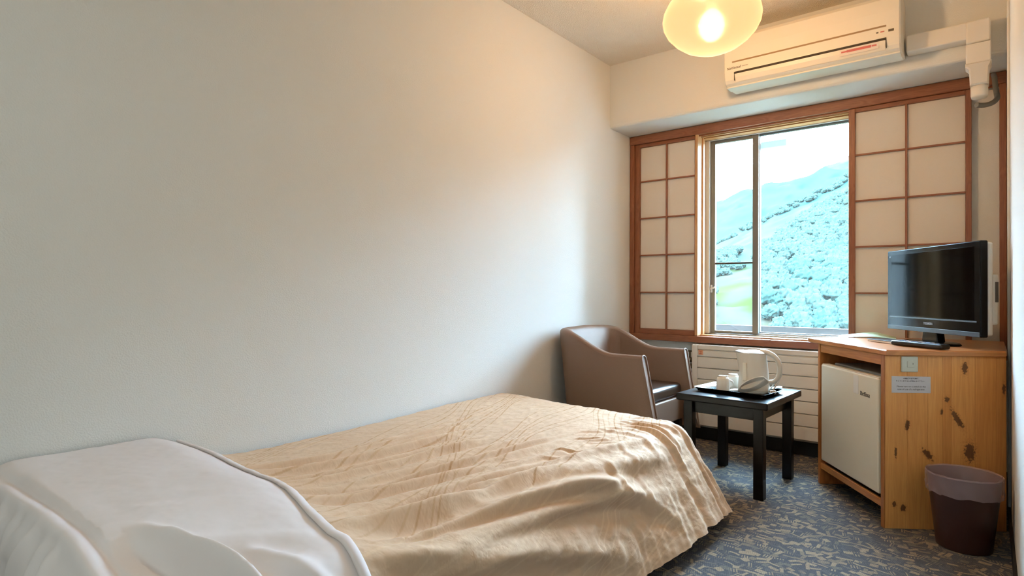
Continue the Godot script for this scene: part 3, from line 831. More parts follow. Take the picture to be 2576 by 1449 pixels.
	for i in 9:
		var a := TAU * i / 8.0
		for j in hc:
			var q := (q1 + 0.02) * j / (hc - 1)
			var e: float = edge.call(q)
			var pp: float = e - 0.009 + 0.013 * cos(a)
			pts.append(cloth_point(pp, q, 0.0225 + 0.0065 * sin(a), 0.5, ww))
	hem.sheet(pts, 9, hc, PackedVector2Array(), true)
	var mid := Vector3.ZERO
	for i in 8: mid += pts[i * hc + 40] / 8.0
	if hem.n[2 * hc + 40].dot(pts[2 * hc + 40] - mid) < 0.0:
		for k in hem.n.size(): hem.n[k] = -hem.n[k]
		var q := hem.ix.duplicate()
		for k in q.size() / 3:
			hem.ix[k * 3 + 1] = q[k * 3 + 2]; hem.ix[k * 3 + 2] = q[k * 3 + 1]
	var hm := obj("hem", hem, M.sheet, s2)
	# pillow under the sheet
	var pil := MB.new()
	var pp2 := PackedVector3Array()
	for i in 25:
		for j in 33:
			var u := i / 24.0 * 2.0 - 1.0; var w := j / 32.0 * 2.0 - 1.0
			var t := pow(maxf(0.0, (1.0 - pow(absf(u), 3.0)) * (1.0 - pow(absf(w), 3.5))), 0.55)
			pp2.append(Vector3(w * 0.36, 0.052 * t, u * 0.15))
	pil.sheet(pp2, 25, 33)
	var pb := PackedVector3Array()
	for p in pp2: pb.append(Vector3(p.x, -p.y * 0.4, p.z))
	pil.sheet(pb, 25, 33, PackedVector2Array(), true)
	var po := obj("pillow", pil, M.sheet, self, Vector3(-1.5, 0.375, BZ0 - 0.19))
	tag(po, "pillow making the bulge under the white sheet", "pillow")

func cloth_point(p: float, q: float, lift: float, fold: float, wr: Callable) -> Vector3:
	var a := bed_point(p, q, lift, fold)
	var e := 0.004
	var n := (bed_point(p + e, q, lift, fold) - a).cross(bed_point(p, q + e, lift, fold) - a)
	n = -n.normalized()
	var h: float = wr.call(p, q)
	var w := a + n * h
	w.x = maxf(w.x, BX0)
	return w

func cloth(rows: int, cols: int, p0: float, p1: float, q0: float, q1: float, lift: float, fold: float, wr: Callable, edge: Callable) -> MB:
	var pts := PackedVector3Array(); var uvs := PackedVector2Array()
	for i in rows:
		for j in cols:
			var q := lerpf(q0, q1, float(j) / (cols - 1))
			var pe: float = minf(p1, edge.call(q))
			var p := lerpf(p0, pe, float(i) / (rows - 1))
			pts.append(cloth_point(p, q, lift, fold, wr))
			uvs.append(Vector2(p / BEDU, q / BEDV))
	var mb := MB.new()
	mb.sheet(pts, rows, cols, uvs)
	# turn the normals outward (up on the flat part)
	var mid := (rows / 2) * cols + cols / 4
	if mb.n[mid].y < 0.0:
		for k in mb.n.size(): mb.n[k] = -mb.n[k]
		var idx := mb.ix.duplicate()
		for k in idx.size() / 3:
			mb.ix[k * 3 + 1] = idx[k * 3 + 2]; mb.ix[k * 3 + 2] = idx[k * 3 + 1]
	return mb

# ---------------------------------------------------------------- armchair
func build_chair() -> void:
	var o := thing("armchair", "brown leather tub armchair in the corner beside the window", "armchair", Vector3(-1.6, 0, -2.972))
	# plan: local x forward (+x is the open side), z across; U from near arm front (z+) round the back to far arm front
	var hw := 0.275; var xb := -0.245; var xf := 0.255; var rc := 0.11
	var path := []      # [outer point, outward normal, s 0..1 of backness]
	var na := 16; var nc := 12; var nb := 16
	for k in na: path.append([Vector2(lerpf(xf, xb + rc, float(k) / na), hw), Vector2(0, 1)])
	for k in nc:
		var a := PI / 2 * k / nc
		path.append([Vector2(xb + rc - sin(a) * rc, hw - rc + cos(a) * rc), Vector2(-sin(a), cos(a))])
	for k in nb: path.append([Vector2(xb, lerpf(hw - rc, -hw + rc, float(k) / nb)), Vector2(-1, 0)])
	for k in nc:
		var a := PI / 2 * k / nc
		path.append([Vector2(xb + rc - cos(a) * rc, -hw + rc - sin(a) * rc), Vector2(-cos(a), -sin(a))])
	for k in na + 1: path.append([Vector2(lerpf(xb + rc, xf, float(k) / na), -hw), Vector2(0, -1)])
	var prof_n := 15
	var pts := PackedVector3Array()
	for P in path:
		var pt: Vector2 = P[0]; var nn: Vector2 = P[1]
		var f: float = clampf((pt.x - xb) / (xf - xb), 0.0, 1.0)       # 0 at the back
		var top := 0.615 + 0.118 * (1.0 - smoothstep(0.0, 0.68, f)) - 0.012 * smoothstep(0.6, 1.0, f) * 0.0
		top += 0.008 * (1.0 - absf(pt.y) / hw)
		var th := 0.048 + 0.022 * absf(nn.x)
		var front := smoothstep(0.45, 1.0, f)
		for k in prof_n:
			var off: float; var y: float
			if k <= 4:                       # up the outside
				y = lerpf(0.17, top - th * 0.5, k / 4.0); off = 0.0
			elif k <= 10:                    # over the rounded top
				var a := PI * (k - 4) / 6.0
				y = top - th * 0.5 + sin(a) * th * 0.5 * 0.75; off = -th * 0.5 + cos(a) * th * 0.5
			else:                            # down the inside
				y = lerpf(top - th * 0.5, 0.30, (k - 10) / 4.0); off = -th
				off -= 0.05 * (1.0 - f) * (k - 10) / 4.0 * absf(nn.x)
			var lean := (y - 0.34) * 0.11
			var q := pt + nn * (off + lean * (0.35 + 0.65 * absf(nn.x)))
			q.x += front * (0.615 - y) * 0.19
			pts.append(Vector3(q.x, y, q.y))
	var sh := MB.new().sheet(pts, path.size(), prof_n)
	# close the two arm fronts
	for e in [0, path.size() - 1]:
		var c := Vector3.ZERO
		for k in prof_n: c += pts[e * prof_n + k]
		c /= prof_n
		var st := sh.v.size()
		for k in prof_n:
			sh.vert(pts[e * prof_n + k], Vector3(0.9, 0.2, 0).normalized())
		# strip between the outside and inside runs
		for k in 7:
			sh.quad(st + k, st + k + 1, st + prof_n - 2 - k, st + prof_n - 1 - k)
	obj("shell", sh, M.leather, o)
	# piping along the front edge of each arm
	for e in [0, path.size() - 1]:
		var pp := []
		for k in range(0, prof_n): pp.append(pts[e * prof_n + k] + Vector3(0.002, 0, 0))
		obj("piping", MB.new().tube(pp, 0.004, 6), M.leather, o)
	obj("seat", bx(Vector3(0.03, 0.385, 0), Vector3(0.46, 0.075, 0.452), 0.028, 4), M.seat, o)
	obj("front_rail", bx(Vector3(0.24, 0.285, 0), Vector3(0.05, 0.125, 0.454), 0.008, 2), M.leather, o)
	obj("underside", bx(Vector3(0.0, 0.235, 0), Vector3(0.42, 0.05, 0.45), 0.006), M.leg_dark, o)
	obj("lower_back", bx(Vector3(-0.19, 0.30, 0), Vector3(0.05, 0.15, 0.40), 0.01), M.leather, o)
	for s in [[0.235, 1], [0.235, -1], [-0.19, 1], [-0.19, -1]]:
		obj("leg", sp(Vector3(s[0] - 0.018, 0, s[1] * 0.215 - 0.018), Vector3(s[0] + 0.018, 0.215, s[1] * 0.215 + 0.018), 0.004), M.leg_dark, o)

func build_table() -> void:
	var o := thing("side_table", "small square black wooden table in front of the radiator", "table", Vector3(-0.955, 0, -2.978), deg_to_rad(-2.5))
	obj("top", bx(Vector3(0, 0.4235, 0), Vector3(0.43, 0.033, 0.51), 0.007, 2), M.table, o)
	for s in [1, -1]:
		obj("apron", bx(Vector3(0, 0.378, s * 0.195), Vector3(0.34, 0.06, 0.018), 0.002), M.table, o)
		obj("apron", bx(Vector3(s * 0.155, 0.378, 0), Vector3(0.018, 0.06, 0.37), 0.002), M.table, o)
		for t in [1, -1]:
			obj("leg", bx(Vector3(s * 0.165, 0.2035, t * 0.205), Vector3(0.044, 0.407, 0.044), 0.003), M.table, o)
	var T := 0.44
	# tray
	var c := Vector3(-0.955, T, -2.955)
	var ty := thing("tray", "shallow black serving tray on the side table", "tray", c, deg_to_rad(-6.0))
	var base := MB.new().box(Vector3(0, 0.004, 0), Vector3(0.32, 0.006, 0.215), 0.002)
	obj("base", base, M.tray, ty)
	var ring := func(x: float, z: float, y: float) -> Array:
		var a := []
		var r := 0.02
		for k in 24:
			var q := k / 6
			var an := PI / 2 * q + PI / 2 * (k % 6) / 5.0
			var cx := x - r if q in [0, 3] else -x + r
			var cz := z - r if q in [0, 1] else -z + r
			a.append(Vector3(cx + cos(an) * r, y, cz + sin(an) * r))
		return a
	var prof := [[0.158, 0.106, 0.001], [0.176, 0.124, 0.018], [0.178, 0.126, 0.0195], [0.175, 0.123, 0.0195], [0.157, 0.105, 0.007]]
	var pts := PackedVector3Array()
	for p in prof:
		var a: Array = ring.call(p[0], p[1], p[2])
		for k in 25: pts.append(a[k % 24])
	obj("rim", MB.new().sheet(pts, 5, 25, PackedVector2Array(), false, true), M.tray, ty)
	var S := T + 0.0075
	# kettle
	var k := thing("kettle", "white plastic electric kettle standing on the tray", "kettle", Vector3(-0.885, S, -2.965), deg_to_rad(6))
	var body := PackedVector3Array()
	var hs := [0.0, 0.006, 0.014, 0.05, 0.10, 0.15, 0.178, 0.188]
	var rs := [0.066, 0.071, 0.072, 0.070, 0.066, 0.061, 0.058, 0.057]
	for i in hs.size():
		for j in 49:
			var a := TAU * j / 48.0
			var r: float = rs[i]
			var sx := cos(a); var sz := sin(a)
			# spout to -x near the top
			var sp_w: float = smoothstep(0.10, 0.188, hs[i]) * pow(maxf(0.0, -sx), 8.0)
			body.append(Vector3(sx * r - sp_w * 0.024, hs[i], sz * r * 0.95))
	obj("body", MB.new().sheet(body, hs.size(), 49, PackedVector2Array(), false, true), M.kettle, k)
	obj("foot", MB.new().lathe(Vector3.ZERO, [Vector2(0, 0), Vector2(0.067, 0.0), Vector2(0.069, 0.004), Vector2(0.066, 0.008), Vector2(0, 0.009)], 40), M.kettle, k)
	var lid := PackedVector3Array()
	for i in 6:
		var t := i / 5.0
		for j in 49:
			var a := TAU * j / 48.0
			var sx := cos(a)
			var sp_w := pow(maxf(0.0, -sx), 8.0) * t
			lid.append(Vector3(sx * 0.058 * t - sp_w * 0.026, 0.187 + 0.016 * sqrt(maxf(0.0, 1.0 - t * t * 0.98)) + 0.004 * sp_w - 0.005 * exp(-pow((sx * t + 0.45) / 0.2, 2.0)), sin(a) * 0.058 * 0.95 * t))
	obj("lid", MB.new().sheet(lid, 6, 49, PackedVector2Array(), true, true), M.kettle, k)
	var hd := []
	var hr := []
	var hp := [Vector3(0.03, 0.196, 0), Vector3(0.060, 0.194, 0), Vector3(0.088, 0.180, 0), Vector3(0.108, 0.158, 0), Vector3(0.116, 0.130, 0), Vector3(0.115, 0.10, 0), Vector3(0.108, 0.072, 0), Vector3(0.092, 0.056, 0), Vector3(0.066, 0.05, 0)]
	var cv := Curve3D.new()
	for i in hp.size():
		var tg: Vector3 = (hp[mini(i + 1, hp.size() - 1)] - hp[maxi(i - 1, 0)]) / 6.0
		cv.add_point(hp[i], -tg, tg)
	var bl := cv.get_baked_length()
	for i in 30:
		hd.append(cv.sample_baked(bl * i / 29.0)); hr.append(lerpf(0.0125, 0.011, i / 29.0))
	obj("handle", MB.new().tube(hd, hr, 14), M.kettle, k)
	obj("water_gauge", MB.new().box(Vector3(-0.030, 0.10, 0.0585), Vector3(0.020, 0.085, 0.006), 0.0025, 2, Basis(Vector3(0, 1, 0), -0.45)), M.kettle_gauge, k)
	# bundled cord leaning on its front
	var cb := MB.new()
	for w in 5:
		var cp := []
		for i in 40:
			var a := TAU * i / 39.0
			cp.append(Vector3(0.012 + cos(a) * (0.066 - w * 0.003), 0.012 + 0.028 + sin(a) * 0.020 + cos(a) * 0.026 + w * 0.0035, 0.079 + w * 0.0035 + sin(a) * 0.006))
		cb.tube(cp, 0.0033, 7)
	obj("power_cord", cb, M.cord, k)
	var tail := []
	for i in 24:
		var t := i / 23.0
		tail.append(Vector3(0.07 + 0.055 * sin(t * PI * 0.9), 0.012 + 0.085 * sin(t * PI), -0.02 + 0.03 * t))
	obj("cord_tail", MB.new().tube(tail, 0.0032, 8), M.cord, k)
	var plug := MB.new().box(Vector3(0.088, 0.008, 0.012), Vector3(0.028, 0.016, 0.018), 0.004, 2)
	plug.box(Vector3(0.090, 0.008, 0.028), Vector3(0.002, 0.006, 0.016), 0.0005).box(Vector3(0.080, 0.008, 0.028), Vector3(0.002, 0.006, 0.016), 0.0005)
	obj("plug", plug, M.cord, k)
	# upturned cups
	for q in [[Vector3(-1.012, S, -2.905), "upturned white cup at the front of the tray beside the kettle"], [Vector3(-0.995, S, -3.0), "upturned white cup behind the front cup on the tray"]]:
		var cu := thing("cup", q[1], "cup", q[0], 0.5, "upturned cups on the tray")
		obj("bowl", MB.new().lathe(Vector3.ZERO, [Vector2(0.027, 0.003), Vector2(0.030, 0.0), Vector2(0.032, 0.003), Vector2(0.031, 0.03), Vector2(0.0305, 0.052), Vector2(0.028, 0.062), Vector2(0.022, 0.066), Vector2(0, 0.067)], 36), M.cup, cu)
		obj("foot_ring", MB.new().lathe(Vector3.ZERO, [Vector2(0.018, 0.066), Vector2(0.0185, 0.073), Vector2(0.0215, 0.073), Vector2(0.022, 0.065)], 32), M.cup, cu)
		var ep := []
		for i in 13:
			var a := -PI / 2 + PI * i / 12.0
			ep.append(Vector3(0.029 + cos(a) * 0.018, 0.034 + sin(a) * 0.016, 0))
		obj("handle", MB.new().tube(ep, 0.004, 8), M.cup, cu)
	# sachets
	var sc := [
		[Vector3(-1.075, S + 0.006, -2.935), 0.5, 0.16, M.packet, "pale sachet lying at the left end of the tray"],
		[Vector3(-1.06, S + 0.012, -2.99), -0.3, 0.3, M.packet_green, "pale green tea bag packet behind the left sachet"],
		[Vector3(-0.945, S + 0.006, -2.905), 0.2, 0.1, M.packet, "pale sachet lying between the front cup and the kettle"],
		[Vector3(-0.945, S + 0.010, -3.03), -0.1, 0.3, M.packet, "white sachet at the back of the tray behind the kettle's left"],
		[Vector3(-0.812, S + 0.008, -3.045), 0.2, 0.25, M.packet, "white sachet at the right end of the tray by the cord"],
	]
	for s in sc:
		var sm := PackedVector3Array(); var sm2 := PackedVector3Array()
		for i in 9:
			for j in 13:
				var u := i / 8.0 * 2 - 1; var w := j / 12.0 * 2 - 1
				var t := pow(maxf(0.0, (1 - pow(absf(u), 4)) * (1 - pow(absf(w), 4))), 0.6)
				sm.append(Vector3(w * 0.036, 0.005 * t + 0.0015 * sin(w * 9.0 + u * 4.0) * t, u * 0.024))
				sm2.append(Vector3(w * 0.036, -0.004 * t, u * 0.024))
		var sb := MB.new().sheet(sm, 9, 13); sb.sheet(sm2, 9, 13, PackedVector2Array(), true)
		var so := obj("sachet", sb, s[3], self, s[0])
		so.rotation = Vector3(0, s[1], s[2])
		so.position.y = S + 0.006 + 0.036 * sin(s[2])
		tag(so, s[4], "sachet", "sachets on the tray")

# ---------------------------------------------------------------- desk, fridge, television
const DA := Vector3(-0.317, 0, -2.742)       # front foot of the desk; local x runs along the pine side, -z along the fridge front
var DR := 0.6226
func build_desk() -> void:
	var o := thing("corner_desk", "pine corner cabinet with knotty side and angled top holding the television", "desk", DA, DR)
	var H := 0.68
	# pine side: boards
	var seams := [0.0, 0.084, 0.162, 0.218, 0.252, 0.340, 0.420, 0.458]
	for k in 7:
		var mb := MB.new().span(Vector3(seams[k] + 0.0002, 0.0, -0.02), Vector3(seams[k + 1] - 0.0002, H, 0.0), 0.0008)
		for i in mb.v.size():
			mb.uv[i] = Vector2(mb.v[i].x / 0.46, 1.0 - mb.v[i].y / H)
		obj("board", mb, M.pine, o)
	obj("corner_edge", sp(Vector3(-0.006, 0, -0.021), Vector3(0.0, H, 0.001), 0.002), M.desk_v, o)
	obj("side_panel", sp(Vector3(-0.004, 0, -0.566), Vector3(0.36, H, -0.546), 0.002), M.desk_v, o)
	obj("apron", sp(Vector3(0.0, 0.640, -0.546), Vector3(0.018, H, -0.021), 0.002), M.desk_h, o)
	obj("floor_panel", sp(Vector3(0.012, 0.082, -0.546), Vector3(0.36, 0.100, -0.021), 0.002), M.desk_in, o)
	obj("front_rail", sp(Vector3(-0.001, 0.075, -0.546), Vector3(0.013, 0.105, -0.021), 0.003), M.desk_h, o)
	obj("back_panel", sp(Vector3(0.36, 0.0, -0.566), Vector3(0.37, H, -0.021), 0.002), M.desk_in, o)
	# top: pentagon into the corner
	var inv := Transform3D(Basis(Vector3.UP, DR), DA).affine_inverse()
	var wp := [Vector3(-0.312, 0, -2.727), Vector3(0.054, 0, -2.983), Vector3(0.058, 0, -3.03), Vector3(0.058, 0, -3.635), Vector3(-0.245, 0, -3.635), Vector3(-0.715, 0, -3.283), Vector3(-0.708, 0, -3.262)]
	var poly := PackedVector2Array()
	for p in wp:
		var q: Vector3 = inv * p
		poly.append(Vector2(q.x, -q.z))
	var fr := Transform3D(Basis(Vector3(1, 0, 0), Vector3(0, 0, -1), Vector3(0, 1, 0)), Vector3.ZERO)
	obj("top", MB.new().prism(poly, H, 0.703, 0.004, fr), M.desk_h, o)
	# refrigerator inside
	var f := thing("refrigerator", "small beige refrigerator inside the open front of the pine cabinet", "refrigerator", DA + Basis(Vector3.UP, DR) * Vector3(0.02, 0.1005, -0.28), DR)
	obj("cabinet", sp(Vector3(0.03, 0.012, -0.235), Vector3(0.33, 0.492, 0.225), 0.006, 2), M.fridge_side, f)
	obj("gasket", sp(Vector3(0.016, 0.03, -0.235), Vector3(0.03, 0.476, 0.225), 0.002), M.gasket, f)
	var dr := obj("door", sp(Vector3(-0.024, 0.02, -0.255), Vector3(0.017, 0.483, 0.238), 0.008, 3), M.fridge, f)
	obj("door_cap", sp(Vector3(-0.020, 0.4825, -0.25), Vector3(0.015, 0.4865, 0.234), 0.002), M.fridge, dr)
	obj("tape", sp(Vector3(-0.0256, 0.395, 0.050), Vector3(-0.0238, 0.474, 0.088), 0.0004), M.tape, dr)
	for s in [[-0.05, 0.015], [0.045, -0.012]]:
		obj("foot", MB.new().lathe(Vector3(0.08 if s[0] < 0 else 0.28, 0, 0.18 * signf(s[0])), [Vector2(0, 0), Vector2(0.015, 0), Vector2(0.015, 0.013), Vector2(0, 0.014)], 12), M.gasket, f)
	var lg := obj("lettering", text("Refina", 0.017, "Droid Serif", true, 0.0006), M.ink, dr, Vector3(-0.0245, 0.402, 0.140))
	lg.rotation.y = -PI / 2
	# switch plate and notice on the pine side
	var B := Basis(Vector3.UP, DR)
	var s := thing("wall_switch", "pale square switch plate high on the knotty pine side", "switch", DA + B * Vector3(0.090, 0.6475, 0.0), DR)
	obj("plate", bx(Vector3(0, 0, 0.004), Vector3(0.064, 0.062, 0.008), 0.004, 2), M.plate, s)
	obj("rocker", bx(Vector3(0.002, 0, 0.0085), Vector3(0.027, 0.024, 0.003), 0.001), M.plate, s)
	obj("indicator", bx(Vector3(0.010, 0.002, 0.0102), Vector3(0.0016, 0.006, 0.0008), 0.0003), M.ink, s)
	var nt := thing("notice", "white printed notice about the refrigerator switch stuck to the pine side", "sign", DA + B * Vector3(0.098, 0.5665, 0.0), DR)
	var nm := MB.new().box(Vector3(0, 0, 0.0008), Vector3(0.148, 0.065, 0.0015), 0.0003)
	for i in nm.v.size(): nm.uv[i] = Vector2(nm.v[i].x / 0.148 + 0.5, 0.5 - nm.v[i].y / 0.065)
	obj("card", nm, M.sign, nt)
	obj("lettering", text("Please turn on a switch in the", 0.0062), M.ink, nt, Vector3(0, -0.0075, 0.0017))
	obj("lettering", text("case of use of a refrigerator.", 0.0062), M.ink, nt, Vector3(0, -0.0185, 0.0017))

func build_tv() -> void:
	# local: x along the desk's pine direction (out of the back), z to the near end; the screen looks to -x
	var B := Basis(Vector3.UP, DR)
	var c := Vector3(-0.198, 0.703, -3.222)
	var o := thing("television", "black flat-screen television with white back on the pine cabinet", "television", c, DR)
	var w := 0.632; var y0 := 0.050; var h := 0.384
	var z0 := -w / 2; var z1 := w / 2
	obj("bezel", sp(Vector3(-0.012, y0, z0), Vector3(0.018, y0 + h, z1), 0.006, 2), M.tv, o)
	obj("screen", sp(Vector3(-0.0128, y0 + 0.068, z0 + 0.035), Vector3(-0.010, y0 + h - 0.022, z1 - 0.035), 0.0004), M.tv_screen, o)
	obj("trim_strip", sp(Vector3(-0.0135, y0 + 0.058, z0 + 0.02), Vector3(-0.011, y0 + 0.064, z1 - 0.02), 0.0006), M.tv_line, o)
	obj("lower_edge", sp(Vector3(-0.0136, y0 + 0.001, z0 + 0.004), Vector3(-0.0105, y0 + 0.020, z1 - 0.004), 0.001), M.tv_line, o)
	var bk := MB.new().span(Vector3(0.016, y0 + 0.006, z0 + 0.008), Vector3(0.040, y0 + h - 0.006, z1 - 0.002), 0.010, 3)
	bk.span(Vector3(0.036, y0 + 0.05, z0 + 0.08), Vector3(0.066, y0 + h * 0.66, z1 - 0.010), 0.010, 2)
	obj("back_cover", bk, M.tv_back, o)
	obj("socket_panel", sp(Vector3(0.050, y0 + 0.14, z1 - 0.011), Vector3(0.062, y0 + 0.22, z1 - 0.008), 0.001), M.gasket, o)
	var lg := obj("lettering", text("TOSHIBA", 0.011, "Droid Sans", true), M.silver, o, Vector3(-0.0142, y0 + 0.040, 0.0))
	lg.rotation.y = -PI / 2
	obj("sticker", bx(Vector3(-0.0126, y0 + h - 0.03, z0 + 0.024), Vector3(0.0008, 0.009, 0.014), 0.0002), M.tv_line, o)
	obj("neck", MB.new().prism(PackedVector2Array([Vector2(-0.055, 0.008), Vector2(0.055, 0.008), Vector2(0.045, 0.06), Vector2(-0.045, 0.06)]), -0.005, 0.030, 0.003, Transform3D(Basis(Vector3(0, 0, 1), Vector3(0, 1, 0), Vector3(-1, 0, 0)), Vector3(0.022, 0, 0))), M.tv, o)
	obj("base", MB.new().lathe(Vector3.ZERO, [Vector2(0, 0.0), Vector2(0.098, 0.0), Vector2(0.10, 0.004), Vector2(0.094, 0.010), Vector2(0.03, 0.014), Vector2(0, 0.014)], 48, Basis.IDENTITY.scaled(Vector3(0.85, 1, 1.5))), M.tv, o)
	# remote control lying in front
	var dl := func(p: Vector3) -> Vector3: return DA + B * p
	var r := thing("remote_control", "dark remote control lying in front of the television base", "remote control", Vector3(-0.222, 0.703, -2.955), DR + 0.28)
	obj("body", bx(Vector3(0, 0.012, 0), Vector3(0.05, 0.020, 0.235), 0.008, 3), M.remote, r)
	for i in 9:
		for j in 3:
			obj("button", bx(Vector3((j - 1) * 0.013, 0.0225, -0.09 + i * 0.020), Vector3(0.009, 0.003, 0.011), 0.001), M.button if (i + j) % 3 else M.button_pale, r)
	var r2 := thing("booklet", "thin dark booklet with white pages lying beside the remote control", "booklet", Vector3(-0.345, 0.703, -3.16), DR + 0.1)
	obj("pages", bx(Vector3(0, 0.006, 0), Vector3(0.10, 0.009, 0.17), 0.001), M.page, r2)
	obj("cover", bx(Vector3(0, 0.012, 0), Vector3(0.104, 0.002, 0.174), 0.0008), M.remote, r2)
	# leaflet, peaked like a low tent
	var lf := PackedVector3Array()
	for i in 9:
		for j in 13:
			var u := i / 8.0; var w2 := j / 12.0
			var yy := 0.001 + 0.024 * (1.0 - absf(w2 - 0.62) / 0.62) * (0.35 + 0.65 * u) * (1.0 if w2 < 0.62 else 1.0)
			if w2 > 0.62: yy = 0.001 + 0.024 * (1.0 - (w2 - 0.62) / 0.38) * (0.35 + 0.65 * u)
			lf.append(Vector3(w2 * 0.25, maxf(0.0012, yy), -u * 0.17))
	var lm := MB.new().sheet(lf, 9, 13)
	var lu := PackedVector3Array()
	for p in lf: lu.append(p + Vector3(0, -0.0009, 0))
	lm.sheet(lu, 9, 13, PackedVector2Array(), true)
	if lm.n[5].y < 0:
		for i in lm.n.size(): lm.n[i] = -lm.n[i]
		var q := lm.ix.duplicate()
		for i in q.size() / 3:
			lm.ix[i * 3 + 1] = q[i * 3 + 2]; lm.ix[i * 3 + 2] = q[i * 3 + 1]
	var lo := obj("leaflet", lm, M.leaflet, self, Vector3(-0.60, 0.7031, -3.40))
	lo.rotation.y = 0.1
	tag(lo, "pale green folded leaflet on the cabinet top by the window", "leaflet")

func build_bin() -> void:
	var o := thing("waste_bin", "dark red-brown plastic waste bin with clear liner beside the pine cabinet", "waste bin", Vector3(-0.071, 0, -2.73))
	obj("body", MB.new().lathe(Vector3.ZERO, [Vector2(0, 0.006), Vector2(0.078, 0.006), Vector2(0.080, 0.0), Vector2(0.084, 0.003), Vector2(0.112, 0.262), Vector2(0.114, 0.265), Vector2(0.111, 0.265), Vector2(0.081, 0.010), Vector2(0, 0.009)], 48), M.bin, o)
	bn.frequency = 1.0
	var outer := PackedVector3Array()
	var m := 73
	for i in 12:
		for j in m:
			var a := TAU * j / (m - 1)
			var rough := bn.get_noise_3d(cos(a) * 3.0, sin(a) * 3.0, i * 0.45)
			var fine := bn.get_noise_3d(cos(a) * 9.0, sin(a) * 9.0, i * 0.9 + 5.0)
			var r: float; var y: float
			if i < 5:        # inside, hanging down
				var t := 1.0 - i / 5.0
				r = 0.106 - 0.035 * t + 0.010 * rough * t + 0.006 * fine * t; y = 0.268 - 0.10 * t + 0.012 * fine * t
			elif i < 7:
				r = 0.113 + 0.003 * (i - 5) + 0.001 * fine; y = 0.270 + 0.002 * rough
			else:
				var t := (i - 7) / 4.0
				r = 0.1165 - 0.002 * t + 0.0025 * rough + 0.0015 * fine + 0.006 * t * t * maxf(0.0, rough + 0.2); y = 0.262 - 0.062 * t + 0.009 * rough * t
			r = minf(r, 0.135)
			outer.append(Vector3(cos(a) * r, y, sin(a) * r))
	obj("liner", MB.new().sheet(outer, 12, m, PackedVector2Array(), false, true), M.liner, o)

# ---------------------------------------------------------------- outside
const FW := Vector3(-0.251, 0, -0.968)      # along the view through the window
const RT := Vector3(0.968, 0, -0.251)
var tn := FastNoiseLite.new()

func hill(u: float, v: float) -> float:
	var t := (v - 300.0) / 600.0
	if t < 0.0:
		return -17.0 + t * 12.0 + 1.0 * tn.get_noise_2d(u * 0.5, v * 0.5)
	var hh := -17.0 + t * (131.0 + 0.5 * u) + 4.0 * tn.get_noise_2d(u, v)
	if t > 1.0:
		hh = -17.0 + (131.0 + 0.5 * u) + 4.0 * tn.get_noise_2d(u, v) - (t - 1.0) * 260.0
	return hh

func forest_left(v: float) -> float:         # u where the wood on the right begins
	var t := clampf((v - 300.0) / 600.0, -0.3, 1.2)
	if t < 0.4: return lerpf(-0.012, -0.032, clampf(t / 0.4, 0, 1)) * v + maxf(0.0, -t) * 40.0
	return lerpf(-0.032, 0.052, (t - 0.4) / 0.35) * v

func world_at(u: float, y: float, v: float) -> Vector3:
	return FW * v + RT * u + Vector3(0, y + 0.917, 0)

func crown_mesh(sd: int) -> ArrayMesh:
	var nz := FastNoiseLite.new(); nz.seed = sd; nz.frequency = 1.0; nz.fractal_octaves = 3
	var mb := MB.new()
	var rows := 19; var cols := 27
	for b in 3:
		var off := Vector3(cos(b * 2.1 + sd) * 1.6, [1.2, -0.4, -0.9][b], sin(b * 2.1 + sd) * 1.6)
		var R: float = [3.2, 2.7, 2.5][b]
		var pts := PackedVector3Array()
		for i in rows:
			var th := PI * i / (rows - 1)
			for j in cols:
				var ph := TAU * j / (cols - 1)
				var d := Vector3(sin(th) * cos(ph), cos(th), sin(th) * sin(ph))
				pts.append(off + d * R * (1.0 + 0.40 * nz.get_noise_3d(d.x * 1.6 + b * 9, d.y * 1.6, d.z * 1.6) + 0.30 * nz.get_noise_3d(d.x * 4.5 + b * 9, d.y * 4.5, d.z * 4.5)) + Vector3(0, 5.0, 0))
		mb.sheet(pts, rows, cols, PackedVector2Array(), true, true)
	var base: Color = [Color(0.0150, 0.0290, 0.0262), Color(0.0160, 0.0310, 0.0270), Color(0.0142, 0.0275, 0.0256), Color(0.0172, 0.0330, 0.0276)][sd % 4]
	for p in mb.v:
		mb.col.append(base)
	return mb.mesh()

